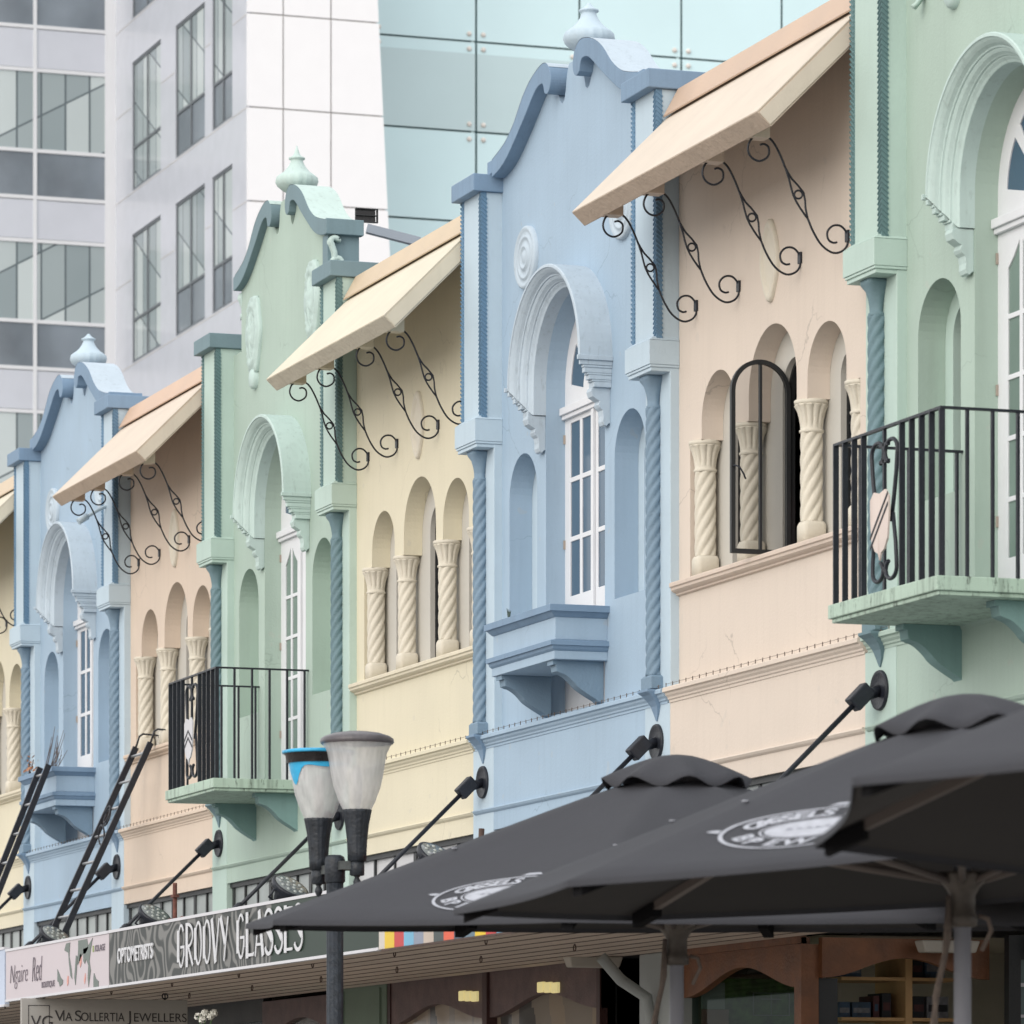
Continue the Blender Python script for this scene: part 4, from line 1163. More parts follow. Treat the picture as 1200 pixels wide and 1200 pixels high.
def head(offx, offd, sh, capped):
    c = Vector((LX + offx * CS + offd * SN, LY - offx * SN + offd * CS, 0)) - lamp.location
    def pl(x, y, h): return (c.x + x, c.y + y, h + sh)
    prof = [(.069, zz(951)), (.092, zz(940)), (.120, zz(922)), (.134, zz(905)), (.142, zz(893)), (.150, zz(884)), (.166, zz(876)), (.178, zz(872))]
    gl = MB().lathe(prof, pl, n=40, cap=False, mod=lambda r, a, h: r * (1 + .008 * math.cos(24 * a))).build('lantern_bowl', glassm, lamp)
    MB().lathe([(.012, zz(951)), (.012, zz(944)), (.020, zz(943)), (.026, zz(930)), (.024, zz(905)), (.012, zz(899))], pl, n=14).build('bulb', mat('bulb_white', (225, 222, 215), rough=.4, bump=0), gl)
    MB().lathe([(.046, zz(1010)), (.047, zz(1000)), (.050, zz(985)), (.058, zz(968)), (.070, zz(953)), (.073, zz(950)), (.066, zz(949))], pl, n=48, mod=lambda r, a, h: r * (1 + .035 * math.cos(16 * a))).build('fluted_holder', paint_dk, lamp)
    MB().lathe([(.030, zz(1027)), (.037, zz(1026)), (.037, zz(1010)), (.030, zz(1009))], pl, n=24).build('collar', paint_dk, lamp)
    MB().lathe([(.0, zz(1043)), (.010, zz(1041)), (.020, zz(1036)), (.019, zz(1033)), (.010, zz(1029)), (.016, zz(1028)), (.016, zz(1026))], pl, n=16, cap=False).build('drop_finial', paint_dk, lamp)
    sx0 = c * .0
    MB().box(min(0, c.x) if abs(c.x) > .02 else -.02, max(0, c.x) if abs(c.x) > .02 else .02, min(0, c.y) - .01, max(0, c.y) + .01, zz(1020) + sh * .5, zz(1010) + sh * .5).build('strap', mat('galvanised_strap', (96, 100, 100), metal=.5, rough=.5, mottle=.2, scale=30), lamp)
    if capped:
        MB().lathe([(.180, zz(873)), (.187, zz(871)), (.184, zz(867)), (.165, zz(864)), (.12, zz(860.5)), (.06, zz(858.5)), (.0, zz(858))], pl, n=48, cap=False).build('lantern_cap', cap_m, lamp)
        MB().lathe([(.179, zz(873)), (.0, zz(872.4))], pl, n=40, cap=False).build('cap_underside', cap_m, lamp)
    else:
        rg = MB().lathe([(.170, zz(874)), (.183, zz(873.5)), (.184, zz(870.5)), (.170, zz(869.5)), (.0, zz(869))], pl, n=48, cap=False, mod=lambda r, a, h: r * (1 + .012 * math.sin(5 * a) + .008 * math.sin(13 * a)))
        rg.build('blue_plastic_cover', blue_pl, lamp)
        MB().lathe([(.177, zz(874)), (.168, zz(876)), (.160, zz(885))], pl, n=48, cap=False, mod=lambda r, a, h: r * (1 + .008 * math.sin(9 * a))).build('black_tape_band', blk_tape, lamp)
        bl = MB(); n = 48; vs = []; fs = []
        for i in range(n + 1):
            a = 2 * pi * i / n
            low = 889 + 2.0 * math.sin(3 * a) + (24 * math.exp(-((((a - pi * 1.08 + pi) % (2 * pi)) - pi) / .33) ** 2))
            def rr(py):
                zq = zz(py)
                for (r0, z0), (r1, z1) in zip(prof, prof[1:]):
                    if z0 <= zq <= z1: return r0 + (r1 - r0) * (zq - z0) / (z1 - z0)
                return .16
            for py in (884, (884 + low) / 2, low):
                r = rr(py) + .004; vs.append(pl(r * math.cos(a), r * math.sin(a), zz(py)))
        for i in range(n):
            for q in range(2): fs.append((3 * i + q, 3 * i + q + 1, 3 * i + 4 + q, 3 * i + 3 + q))
        bl.add(vs, fs, True).build('blue_plastic_skirt', blue_pl, lamp)
head(.113, -.05, 0.0, True)
head(-.086, .10, -.034, False)

# ------------------------------------------------------------------ parasols
canvas = mat('charcoal_canvas', (68, 69, 74), rough=.85, mottle=.06, scale=5, bump=.25, bscale=110, spec=.2, k=.8)
canvas_in = canvas
rib_m = mat('taupe_rib', (120, 112, 108), rough=.5, mottle=.08, bump=.1)
pole_m = mat('grey_pole', (168, 170, 180), rough=.38, mottle=.08, metal=.0, bump=.05)
logo_m = mat('white_print', (180, 183, 192), rough=.7, mottle=.15, scale=30, bump=0)
rope_m = mat('brown_rope', (128, 116, 108), rough=.9, mottle=.2, scale=40)
hub_m = mat('bronze_hub', (96, 90, 84), rough=.5, mottle=.2, scale=30)
def parasol(center_px, d, phi, zr, zc, label, logos=(1,), lt=.70, ls=1.0, lo=0.0, Rr=1.77, tilt=(0, 0), rope=True):
    ctr = at(center_px, 1365, d); base = Vector((ctr.x, ctr.y, 0))
    o = thing('parasol', base, label, 'parasol', 'black octagonal parasols along the street')
    Rt = Vector((CS, -SN, 0)); To = Vector((-SN, -CS, 0))      # image right, towards the camera
    def dirv(az): return -Rt * math.cos(az) + To * math.sin(az)
    def til(v):
        return Vector((v.x, v.y, v.z + tilt[0] * Rt.dot(Vector((v.x, v.y, 0))) + tilt[1] * To.dot(Vector((v.x, v.y, 0)))))
    az = [R(phi + 45 * i) for i in range(8)]
    nr = 10
    def pt(i, s, t, off=0.0):
        """s 0..1 across panel i, t 0 crown .. 1 rim"""
        r = .24 + (Rr - .24) * t
        a = dirv(az[i % 8]) * r; b = dirv(az[(i + 1) % 8]) * r
        p = a * (1 - s) + b * s
        z = zc - (zc - zr) * (t ** 1.06) - .030 * math.sin(pi * s) * math.sin(pi * min(1, t * .95)) * (.3 + t)
        z -= .010 * math.sin(pi * t)
        # edge scallop
        p = p * (1 - .02 * math.sin(pi * s) * t)
        return til(Vector((p.x, p.y, z + off)))
    cv = MB(); ns = 10
    vs = []; fs = []
    for i in range(8):
        for a_ in range(ns):
            for t_ in range(nr + 1): vs.append(pt(i, a_ / ns, t_ / nr))
    N_ = 8 * ns
    for q in range(N_):
        for t_ in range(nr): 
            q2 = (q + 1) % N_; fs.append((q * (nr + 1) + t_, q2 * (nr + 1) + t_, q2 * (nr + 1) + t_ + 1, q * (nr + 1) + t_ + 1))
    # hem
    off = len(vs)
    for i in range(8):
        for a_ in range(ns):
            v = pt(i, a_ / ns, 1.0); vs.append(v + Vector((0, 0, -.022)))
    for q in range(N_):
        q2 = (q + 1) % N_; fs.append((q * (nr + 1) + nr, q2 * (nr + 1) + nr, off + q2, off + q))
    cv.add([tuple(v) for v in vs], fs, True)
    can_ = cv.build('canopy', canvas, o)
    # near-black sheet that paints the shaded underside of the canvas
    vs = []; fs = []
    for i in range(8):
        for a_ in range(ns):
            for t_ in range(nr + 1): vs.append(tuple(pt(i, a_ / ns, min(t_ / nr, .993), -.006)))
    for q in range(N_):
        for t_ in range(nr):
            q2 = (q + 1) % N_; fs.append((q * (nr + 1) + t_, q2 * (nr + 1) + t_, q2 * (nr + 1) + t_ + 1, q * (nr + 1) + t_ + 1))
    MB().add(vs, fs, True).build('underside_shade', mat('painted_underside_shade', (54, 53, 54), rough=.8, mottle=.05, bump=0), can_)
    # vent crown
    vc = MB(); vs = []; fs = []
    nn = 64; mr = 7
    for q in range(nn):
        a = 2 * pi * q / nn + R(phi)
        wv = math.cos(8 * (a - R(phi)))
        for t_ in range(mr):
            t = t_ / (mr - 1)
            r = .02 + .29 * t - (.010 * wv * t * t)
            z = zc + .125 - .12 * t ** 1.7 - .022 * wv * t ** 3
            v = dirv(a) * r; vs.append(tuple(til(Vector((v.x, v.y, z)))))
    for q in range(nn):
        q2 = (q + 1) % nn
        for t_ in range(mr - 1): fs.append((q * mr + t_, q2 * mr + t_, q2 * mr + t_ + 1, q * mr + t_ + 1))
    vs.append(tuple(til(Vector((0, 0, zc + .118))))); 
    for q in range(nn): fs.append((q * mr, ((q + 1) % nn) * mr, len(vs) - 1))
    vc.add(vs, fs, True); vcap = vc.build('vent_crown', canvas, o)
    sol = vcap.modifiers.new('thick', 'SOLIDIFY'); sol.thickness = .006
    # ribs, struts
    hub_z = zr - .04 + .02
    for i in range(8):
        p0 = pt(i, 0, 0, -.030); p1 = pt(i, 0, .905, -.024)
        sd = (p1 - p0).normalized(); w = sd.cross(Vector((0, 0, 1))).normalized() * .016; h = Vector((0, 0, .017))
        rb = MB(); vs = [p0 - w - h, p0 + w - h, p0 + w + h, p0 - w + h, p1 - w - h, p1 + w - h, p1 + w + h, p1 - w + h]
        rb.add([tuple(v) for v in vs], [(0, 1, 2, 3), (7, 6, 5, 4), (0, 4, 5, 1), (1, 5, 6, 2), (2, 6, 7, 3), (3, 7, 4, 0)])
        rib = rb.build('rib', rib_m, o)
        e = pt(i, 0, .90, -.036); e2 = pt(i, 0, .975, -.033)
        w2 = w * 1.45; h2 = Vector((0, 0, .030)); vs = [e - w2 - h2, e + w2 - h2, e + w2 + h2 * .7, e - w2 + h2 * .7, e2 - w2 - h2, e2 + w2 - h2, e2 + w2 + h2 * .7, e2 - w2 + h2 * .7]
        MB().add([tuple(v) for v in vs], [(0, 1, 2, 3), (7, 6, 5, 4), (0, 4, 5, 1), (1, 5, 6, 2), (2, 6, 7, 3), (3, 7, 4, 0)]).build('rib_pocket', mat('matte_black_pocket', (34, 34, 36), rough=.95, spec=.05, bump=0), rib)
        m_ = pt(i, 0, .50, -.05); b0 = dirv(az[i]) * .06; b0 = Vector((b0.x, b0.y, hub_z))
        MB().tube([b0, m_], .014, 6).build('strut', rib_m, rib)
        MB().tube([pt(i, 0, .5, .004), pt(i, 0, .5, .008)], .012, 8).build('stud', logo_m, rib)
    MB().lathe([(.030, 0), (.030, zc + .06)], lambda x, y, h: (x, y, h), n=24).build('pole', pole_m, o)
    MB().lathe([(.034, hub_z - .16), (.050, hub_z - .155), (.052, hub_z - .12), (.044, hub_z - .11), (.044, hub_z - .05), (.055, hub_z - .03), (.088, hub_z + .015), (.088, hub_z + .03), (.04, hub_z + .03)], lambda x, y, h: (x, y, h), n=32,
               mod=lambda r, a, h: r * (1 + (.22 * (abs(math.cos(4 * a)) - .5) if h > hub_z - .02 else 0))).build('runner_hub', hub_m, o)
    MB().lathe([(.28, 0), (.28, .06), (.06, .09), (.04, .35), (.03, .35)], lambda x, y, h: (x, y, h), n=32).build('base_plate', blk_tape, o)
    if rope:
        rp = MB(); a = -Rt * .05 + To * .03
        rp.tube([a + Vector((0, 0, hub_z - .05)), a * 1.3 + Vector((0, 0, hub_z - .25)), a * 2.0 + Vector((0, 0, hub_z - .40)), a * 1.9 + Vector((0, 0, hub_z - .60)), a * 2.4 + Vector((0, 0, hub_z - .9))], .009, 6)
        rp.tube([a + Vector((0, 0, hub_z - .05)), a * 1.0 + Vector((0, 0, hub_z - .2)), a * 1.8 + Vector((0, 0, hub_z - .38)), a * 2.6 + Vector((0, 0, hub_z - .62)), a * 3.0 + Vector((0, 0, hub_z - .9))], .009, 6)
        b_ = Rt * .055
        rp.tube([b_ + Vector((0, 0, hub_z - .12)), b_ * 1.6 + Vector((0, 0, hub_z - .13)), b_ * 1.8 + Vector((0, 0, hub_z - .17)), b_ * 1.2 + Vector((0, 0, hub_z - .24))], .008, 6)
        rp.build('furling_rope', rope_m, o)
    # printed emblem on panels
    for li in logos:
        i = li
        def lg(x, y, lift=.004):
            """x along panel -0.5.., y up panel; metres -> surface"""
            x = x * ls + lo; t = lt - y * 1.05 * ls / (Rr - .24); r = .24 + (Rr - .24) * t
            wdt = 2 * r * math.sin(R(22.5)); s = .5 - x / wdt      # x to image right
            s = 1 - s if False else s
            return pt(i, 1 - (.5 - x / wdt) if False else (.5 + x / wdt), t, lift)
        eb = MB()
        def band(rx0, ry0, rx1, ry1, n=56):
            vs = []; fs = []
            for q in range(n + 1):
                a = 2 * pi * q / n
                vs.append(tuple(lg(rx0 * math.cos(a), ry0 * math.sin(a)))); vs.append(tuple(lg(rx1 * math.cos(a), ry1 * math.sin(a))))
            for q in range(n): fs.append((2 * q, 2 * q + 1, 2 * q + 3, 2 * q + 2))
            eb.add(vs, fs)
        band(.325, .21, .340, .222); band(.0, .0, .185, .098); band(.195, .107, .203, .113)
        for sx_ in (-1, 1):      # side flourishes
            eb.add([tuple(lg(sx_ * x, y)) for x, y in ((.345, .014), (.375, .012), (.395, .0), (.375, -.012), (.345, -.016))], [(0, 1, 2, 3, 4)])
        eb.add([tuple(lg(x, y)) for x, y in ((-.06, .235), (-.03, .26), (.03, .26), (.06, .235))], [(0, 1, 2, 3)])
        em = eb.build('emblem', logo_m, can_)
        # dark sketch inside the emblem
        dkb = MB()
        for q in range(7):
            x0 = -.11 + .035 * q
            dkb.add([tuple(lg(x0, -.012 + .008 * (q % 3), .0055)), tuple(lg(x0 + .026, -.014 + .01 * (q % 2), .0055)), tuple(lg(x0 + .028, .0, .0055)), tuple(lg(x0 + .004, .012, .0055))], [(0, 1, 2, 3)])
        dkb.build('emblem_sketch', mat('grey_print', (140, 142, 152), bump=0), em, weld=False)
        def ctext(txt, top):
            n = len(txt); span = 1.95 if top else 1.9
            tb = MB()
            for q, ch in enumerate(txt):
                if ch == ' ': continue
                f_ = (q + .5) / n - .5
                a = (pi / 2 - f_ * span * 1.35) if top else (-pi / 2 + f_ * span * 1.35)
                cx_, cy_ = .262 * math.cos(a), .160 * math.sin(a)
                tang = Vector((.262 * -math.sin(a), .160 * math.cos(a))); tang.normalize()
                if top: tang = -tang
                nor = Vector((-tang.y, tang.x))
                cu = bpy.data.curves.new('c', 'FONT'); cu.body = ch; cu.size = .105; cu.align_x = 'CENTER'; cu.align_y = 'CENTER'; cu.offset = .004
                to = bpy.data.objects.new('tmp', cu); COL.objects.link(to); bpy.context.view_layer.update()
                me = bpy.data.meshes.new_from_object(to.evaluated_get(bpy.context.evaluated_depsgraph_get()))
                vs = [tuple(lg(cx_ + tang.x * v.co.x + nor.x * v.co.y * .9, cy_ + tang.y * v.co.x + nor.y * v.co.y * .9)) for v in me.vertices]
                fs = [tuple(p.vertices) for p in me.polygons]
                bpy.data.objects.remove(to); bpy.data.curves.remove(cu); bpy.data.meshes.remove(me)
                tb.add(vs, fs)
            return tb.build('emblem_lettering', logo_m, em, weld=False)
        ctext('CASSELS & SONS', True); ctext('BREWING', False)
    return o
parasol(793, 20.4, -15, 2.616, 3.195, 'farthest black parasol with white oval emblem, its point crossing the optician sign', lt=.80, ls=.93, lo=.17, Rr=1.90, logos=(1,), tilt=(.0, -.038))
parasol(1128, 16.8, -6, 2.60, 3.10, 'middle black parasol with its grey pole and hub in full view', logos=(1,), tilt=(.06, .0))
parasol(600 + 2.49 * F / 13, 13.0, -22, 2.545, 3.17, 'nearest black parasol, only its left corner visible at the right edge', logos=(), tilt=(0, .05))

# white flowers hanging
c = at(240, 1191, 30.0)
o = thing('flower_cluster', c, 'cluster of white flowers under the verandah', 'flowers')
fm = MB()
for i, (a_, b_) in enumerate([(-.04, 0), (0, .02), (.035, .0), (-.015, -.02), (.055, .02)]):
    ctr = Vector((a_ * CS, -a_ * SN, b_))
    for k_ in range(26):
        n_ = Vector((random.gauss(0, 1), random.gauss(0, 1), random.gauss(0, 1))).normalized(); p = ctr + n_ * .018
        t1 = n_.orthogonal().normalized() * .014; t2 = n_.cross(t1).normalized() * .014
        fm.add([tuple(p - t1), tuple(p + t2 + n_ * .006), tuple(p + t1), tuple(p - t2 + n_ * .006)], [(0, 1, 2, 3)])
fm.build('petals', mat('white_petal', (240, 240, 232), bump=0), o, weld=False)
st = MB()
for a_ in (-.04, .0, .05): st.tube([(a_ * CS, -a_ * SN, 0), (0, 0, -.15), (0, 0, -.4)], .004, 5)
st.build('stems', mat('green_stem', (80, 110, 70)), o)

# ------------------------------------------------------------------ shop fronts below the verandah
def shopfront(name, y1, y0, label): return thing(name, (0, (y0 + y1) / 2, 0), label, 'shopfront', 'shopfronts under the verandah')
brown = mat('brown_timber', (128, 84, 56), rough=.5, mottle=.25, scale=9, bump=.3)
mauve = mat('weathered_mauve_timber', (112, 92, 90), rough=.6, mottle=.25, scale=9, bump=.3)
shop_glass = clear_glass('shop_glass', (200, 210, 205))
darkroom = mat('dim_shop_room', (150, 142, 132), mottle=.2, scale=1.5, bump=0)
grey_gr = mat('grey_green_pier', (120, 138, 122), mottle=.08)
def head_board(mb, ya, yb_, x, ztop, drop=.20, curve=.09, th=.05, n=24):
    pts = [(ya, ztop), (yb_, ztop)]
    for i in range(n + 1):
        t = i / n; pts.append((yb_ + (ya - yb_) * t, ztop - drop + curve * math.sin(pi * t) ** 2))
    mb.prism(pts, x, x + th, lambda p, q, t: (t, p, q))
# general back: rooms
def rooms(o, y0, y1, m=darkroom, depth=2.4, near=True):
    f = loc(o); g = MB(f)
    x0, x1, z0, z1 = .06, depth, .12, 2.83
    g.add([(x0, y0, z0), (x1, y0, z0), (x1, y1, z0), (x0, y1, z0), (x0, y0, z1), (x1, y0, z1), (x1, y1, z1), (x0, y1, z1)],
          [(0, 1, 2, 3), (4, 7, 6, 5), (1, 2, 6, 5)] + ([(0, 1, 5, 4)] if near else []) + [(3, 2, 6, 7)])
    g.build('shop_room', m, o, weld=False)
    MB(f).box(-.04, .30, y0, y1, 2.84, 3.015).build('lintel', interior_m, o)
# shop A: far left
o = shopfront('shopfront', 45.0, ypx(310), 'dark far shopfront behind the hanging jeweller board'); f = loc(o)
rooms(o, ypx(310), 45.0)
hb = MB(f); head_board(hb, ypx(330), ypx(310), 0.0, 2.82); 
MB(f).box(.0, .05, ypx(310), 45, 0, .5).build('stall_riser', grey_gr, o)
MB(f).box(.01, .018, ypx(310), 45, .5, 2.66).build('shop_window', pane_dark, o)
MB(f).box(-.01, .045, ypx(310), 45, 2.66, 2.84).build('shop_head', dark_frame, o)
# shop B : groovy glasses
o = shopfront('shopfront', ypx(312), ypx(404), 'shopfront with dark shaped head board left of the lamp post'); f = loc(o)
y1, y0 = ypx(312), ypx(404)
rooms(o, y0, y1); hb = MB(f); head_board(hb, y1, y0, -.03, 2.80, .26, .12); hb.build('shaped_head_board', mauve, o)
MB(f).box(.01, .018, y0, y1, .5, 2.8).build('shop_window', glass_mat('murky_shop_glass', (84, 80, 76), rough=.15, mottle=.35, scale=3), o)
MB(f).box(.0, .05, y0, y1, 0, .5).build('stall_riser', grey_gr, o)
# pier
o = thing('shop_pier', (0, ypx(434), 0), 'grey green panelled pier right of the lamp post', 'pier'); f = loc(o)
y1, y0 = ypx(405), ypx(462)
pf = MB(f).box(-.06, .3, y0, y1, 0, 2.83).build('pier', grey_gr, o, bevel=.01)
MB(f).box(-.075, -.055, y0 + .1, y0 + .16, 0, 2.80).box(-.075, -.055, y1 - .16, y1 - .1, 0, 2.80).build('pilaster_strip', grey_gr, pf)
MB(f).box(-.064, -.058, y1 - .08, y1 - .04, 2.0, 2.66).build('dark_slot', dark_frame, pf)
# shop C: mauve head boards
o = shopfront('shopfront', ypx(462), ypx(712), 'shopfront with mauve shaped head boards and yellow lamps, under the lowest parasol'); f = loc(o)
y1, ym, y0 = ypx(462), ypx(578), ypx(712)
rooms(o, y0, y1); hb = MB(f); head_board(hb, y1, ym + .04, -.04, 2.825, .29, .12); head_board(hb, ym - .04, y0, -.04, 2.825, .29, .12)
hb.build('shaped_head_board', mauve, o)
drt = mat('dark_red_timber', (72, 46, 44), rough=.5, mottle=.2)
MB(f).box(-.06, .05, ym - .045, ym + .045, 0, 2.825).build('window_post', drt, o); MB(f).box(-.05, .05, y0, y0 + .06, 0, 2.825).build('window_post', drt, o); MB(f).box(-.05, .05, y1 - .06, y1, 0, 2.825).build('window_post', drt, o)
def refl_mat():  # reflected buildings painted as blocky patches in the base colour
    m = mat('painted_reflection_glass', (150, 142, 130), rough=.12, mottle=.0, bump=0)
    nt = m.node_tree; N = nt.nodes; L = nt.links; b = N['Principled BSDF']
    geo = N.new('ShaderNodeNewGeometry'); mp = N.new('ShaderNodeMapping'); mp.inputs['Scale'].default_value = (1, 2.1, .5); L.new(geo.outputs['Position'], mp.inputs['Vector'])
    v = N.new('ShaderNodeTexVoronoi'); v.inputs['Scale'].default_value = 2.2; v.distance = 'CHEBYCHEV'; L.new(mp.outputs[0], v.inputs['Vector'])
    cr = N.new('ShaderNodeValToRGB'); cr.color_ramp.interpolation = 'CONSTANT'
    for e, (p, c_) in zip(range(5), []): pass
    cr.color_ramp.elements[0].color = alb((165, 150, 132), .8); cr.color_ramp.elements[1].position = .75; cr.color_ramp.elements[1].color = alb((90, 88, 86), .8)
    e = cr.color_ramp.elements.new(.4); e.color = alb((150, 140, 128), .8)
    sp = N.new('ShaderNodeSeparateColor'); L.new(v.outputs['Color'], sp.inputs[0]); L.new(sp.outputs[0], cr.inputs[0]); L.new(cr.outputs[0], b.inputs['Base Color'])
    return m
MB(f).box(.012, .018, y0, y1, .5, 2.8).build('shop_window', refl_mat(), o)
MB(f).box(.0, .05, y0, y1, 0, .5).build('stall_riser', mauve, o)
ylw = bpy.data.materials.new('yellow_lamp_glow'); ylw.use_nodes = True
_e = ylw.node_tree.nodes['Principled BSDF']; _e.inputs['Base Color'].default_value = (.7, .6, .25, 1); _e.inputs['Emission Color'].default_value = (1, .85, .4, 1); _e.inputs['Emission Strength'].default_value = .35
for px0, px1, py in ((538, 560, 1170), (630, 655, 1160)):
    ya, yb2 = ypx(px0, -.05), ypx(px1, -.05); z = wall_pt(px0, py, -.05).z
    lm = thing('window_lamp', (-.05, (ya + yb2) / 2, z), 'small lit yellow lamp under the %s mauve head board' % ('left' if px0 < 600 else 'right'), 'lamp', 'yellow window lamps')
    g = MB(); hw = (ya - yb2) / 2
    for q in range(3): g.box(-.01, .02, -hw + 2 * hw * q / 3 + .01, -hw + 2 * hw * (q + 1) / 3 - .01, -.03 + .006 * q, .035 + .006 * q)
    g.build('lit_shade', ylw, lm, bevel=.006)
# shop D: dark opening, post with downpipe
o = thing('passage', (0, ypx(738), 0), 'dark recessed doorway between the mauve and brown shopfronts', 'doorway'); f = loc(o)
g = MB(f); y1, y0 = ypx(712), ypx(762)
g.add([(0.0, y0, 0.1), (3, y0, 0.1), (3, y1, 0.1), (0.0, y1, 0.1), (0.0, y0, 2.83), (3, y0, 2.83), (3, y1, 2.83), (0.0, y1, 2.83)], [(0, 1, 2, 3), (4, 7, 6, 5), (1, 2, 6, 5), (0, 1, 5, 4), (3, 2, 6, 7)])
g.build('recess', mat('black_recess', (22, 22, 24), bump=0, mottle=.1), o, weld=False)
MB(f).box(.3, .34, y0 + .03, y0 + .22, .1, 2.45).build('door_edge', door_white, o)
o = thing('verandah_post', (0, ypx(782), 0), 'pale grey post with a bent downpipe bracket beside the grey parasol pole', 'post'); f = loc(o)
y1, y0 = ypx(764), ypx(806)
MB(f).box(-.08, .25, y0, y1, 0, 2.82).build('post', mat('pale_grey_post', (176, 182, 182), mottle=.06), o, bevel=.008)
MB(f).tube([(-.42, (y0 + y1) / 2, 2.79), (-.30, (y0 + y1) / 2, 2.66), (-.14, (y0 + y1) / 2, 2.56), (-.11, (y0 + y1) / 2, 2.40), (-.11, (y0 + y1) / 2, .1)], .035, 10).build('downpipe', mat('pale_grey_post', (176, 182, 182)), o)
# shop E: brown head, shelves
o = shopfront('shopfront', ypx(807), ypx(945), 'brown timber shopfront with a shaped head board at lower right'); f = loc(o)
y1, y0 = ypx(807), ypx(945)
rooms(o, y0 - .05, y1, m=mat('pale_shop_room', (205, 196, 184), mottle=.1, bump=0), depth=2.0, near=False); hb = MB(f); head_board(hb, y1, y0, -.03, 2.82, .27, .14); hb.build('shaped_head_board', brown, o)
MB(f).box(-.06, .0, y0, y1, 2.785, 2.825).build('head_cap', brown, o)
MB(f).box(-.05, .05, y0 - .05, y0 + .05, 0, 2.78).build('corner_post', brown, o)
MB(f).box(.02, .024, y0 + .05, y1, .5, 2.8).build('shop_window', shop_glass, o)
MB(f).box(.0, .05, y0 + .05, y1, 0, .5).build('stall_riser', brown, o)
hedge = mat('hedge_reflection_green', (128, 170, 92), mottle=.7, scale=16, bump=0); sky_p = mat('pale_window_scene', (245, 250, 252), mottle=.05, bump=0)
yb = y1 - .06
def XE(px): return px_to_X(px, yb)
def ZE(py, px=870): return EYE + (YV - py) * (SN * (XE(px) + H) + CS * yb) / F
MB(f).box(.06, XE(960), yb, yb + .02, .6, ZE(1147)).build('hedge_reflection_panel', hedge, o)  # added green panel stands for a hedge reflected in the glass
MB(f).box(.05, XE(848), yb - .02, yb - .01, ZE(1183), ZE(1152)).box(XE(930), XE(948), yb - .02, yb - .01, ZE(1183), ZE(1140)).build('pale_panel', sky_p, o)
MB(f).box(.05, XE(852), yb - .025, yb - .009, .6, ZE(1183.5)).box(XE(930), XE(948), yb - .025, yb - .009, .6, ZE(1178)).build('pink_panel', mat('pink_panel', (240, 185, 182), bump=0), o)
MB(f).box(.05, XE(948), yb - .2, yb, ZE(1147), ZE(1143.5)).build('shelf', brown, o)
lw = MB(f)
for (a_, b_, c_, d_) in ((882, 925, 1163, 1164), (882, 925, 1189, 1190), (882, 883.2, 1163, 1190), (903, 904, 1163, 1190), (924, 925.2, 1163, 1190), (892, 915, 1170, 1171)): lw.box(XE(a_), XE(b_), yb - .006, yb - .003, ZE(d_), ZE(c_))
lw.build('line_drawing', alu, o, weld=False)
tn = MB(f)
for i, px in enumerate((858, 876, 893)): tn.lathe([(.045, 0), (.05, .03), (.045, .09), (.03, .10)], lambda x, y, h, px=px: (XE(px) + x, yb - .1 + y, ZE(1143.5) + h), n=14)
tn.build('jars', mat('grey_jar', (150, 148, 142)), o, weld=False)

# recessed return with shelves
Yr = ypx(945) + .0
o = shopfront('shopfront', ypx(945), 21.6, 'recessed shop entrance with brown head and shelves of boxed goods at lower right'); f = loc(o)
y1 = ypx(945) - .05
xr = px_to_X(1155, y1)
hb = MB(f); pts = [(0.05, 2.815), (xr, 2.815)]
for i in range(25):
    t = i / 24; pts.append((xr + (0.05 - xr) * t, 2.60 + .11 * math.sin(pi * t) ** 2))
hb.prism(pts, y1 - .05, y1, lambda p, q, t: (p, t, q)); hb.build('shaped_head_board', brown, o)
MB(f).box(.06, px_to_X(980, y1 + .04), y1 + .02, y1 + .06, 0.1, 2.60).build('dark_door_frame', dark_frame, o)
oak = mat('oak_shelf', (200, 160, 112), mottle=.1, scale=8)
sx = px_to_X(990, y1 + .5); sl = MB(f)
X0, X1 = px_to_X(980, y1 + .5), xr
shelves = MB(f)
for z in (2.605, 2.385, 2.16): shelves.box(px_to_X(982, y1 + .4), xr, y1 + .35, y1 + .75, z, z + .018)
shelves.box(px_to_X(1056, y1 + .4), px_to_X(1064, y1 + .4), y1 + .34, y1 + .76, .2, 2.8)
shelves.build('shelf', oak, o)
bxm = [mat('navy_box', (56, 76, 96), mottle=.5, scale=30, bump=0), mat('maroon_box', (80, 44, 44), mottle=.4, scale=30, bump=0), mat('black_box', (34, 34, 38), mottle=.4, scale=40, bump=0), mat('grey_box', (120, 120, 124), mottle=.3, scale=40, bump=0)]
# right-hand window and frame
o2 = thing('shop_window_unit', (xr, y1 - .2, 0), 'dark framed window at the lower right corner', 'window'); f2 = loc(o2)
MB(f2).box(xr - .0, xr + .07, y1 - .3, y1 - .24, 0, 2.83).box(xr + .07, xr + 1.6, y1 - .3, y1 - .24, 2.70, 2.83).build('window_frame', dark_frame, o2)
MB(f2).box(xr + .07, xr + 1.6, y1 - .28, y1 - .27, .3, 2.70).build('window_glass', glass_mat('grey_teal_glass', (108, 128, 130), rough=.1, mottle=.3, scale=2), o2)
MB(f2).box(xr + .07, xr + 1.6, y1 - .30, y1 - .285, 2.555, 2.575).box(xr + .07, xr + 1.6, y1 - .30, y1 - .285, 2.39, 2.405).build('white_line', alu, o2)
MB(f2).box(xr + .1, xr + 1.6, y1 - .45, y1 - .3, 2.72, 2.83).build('valance', dark_frame, o2)
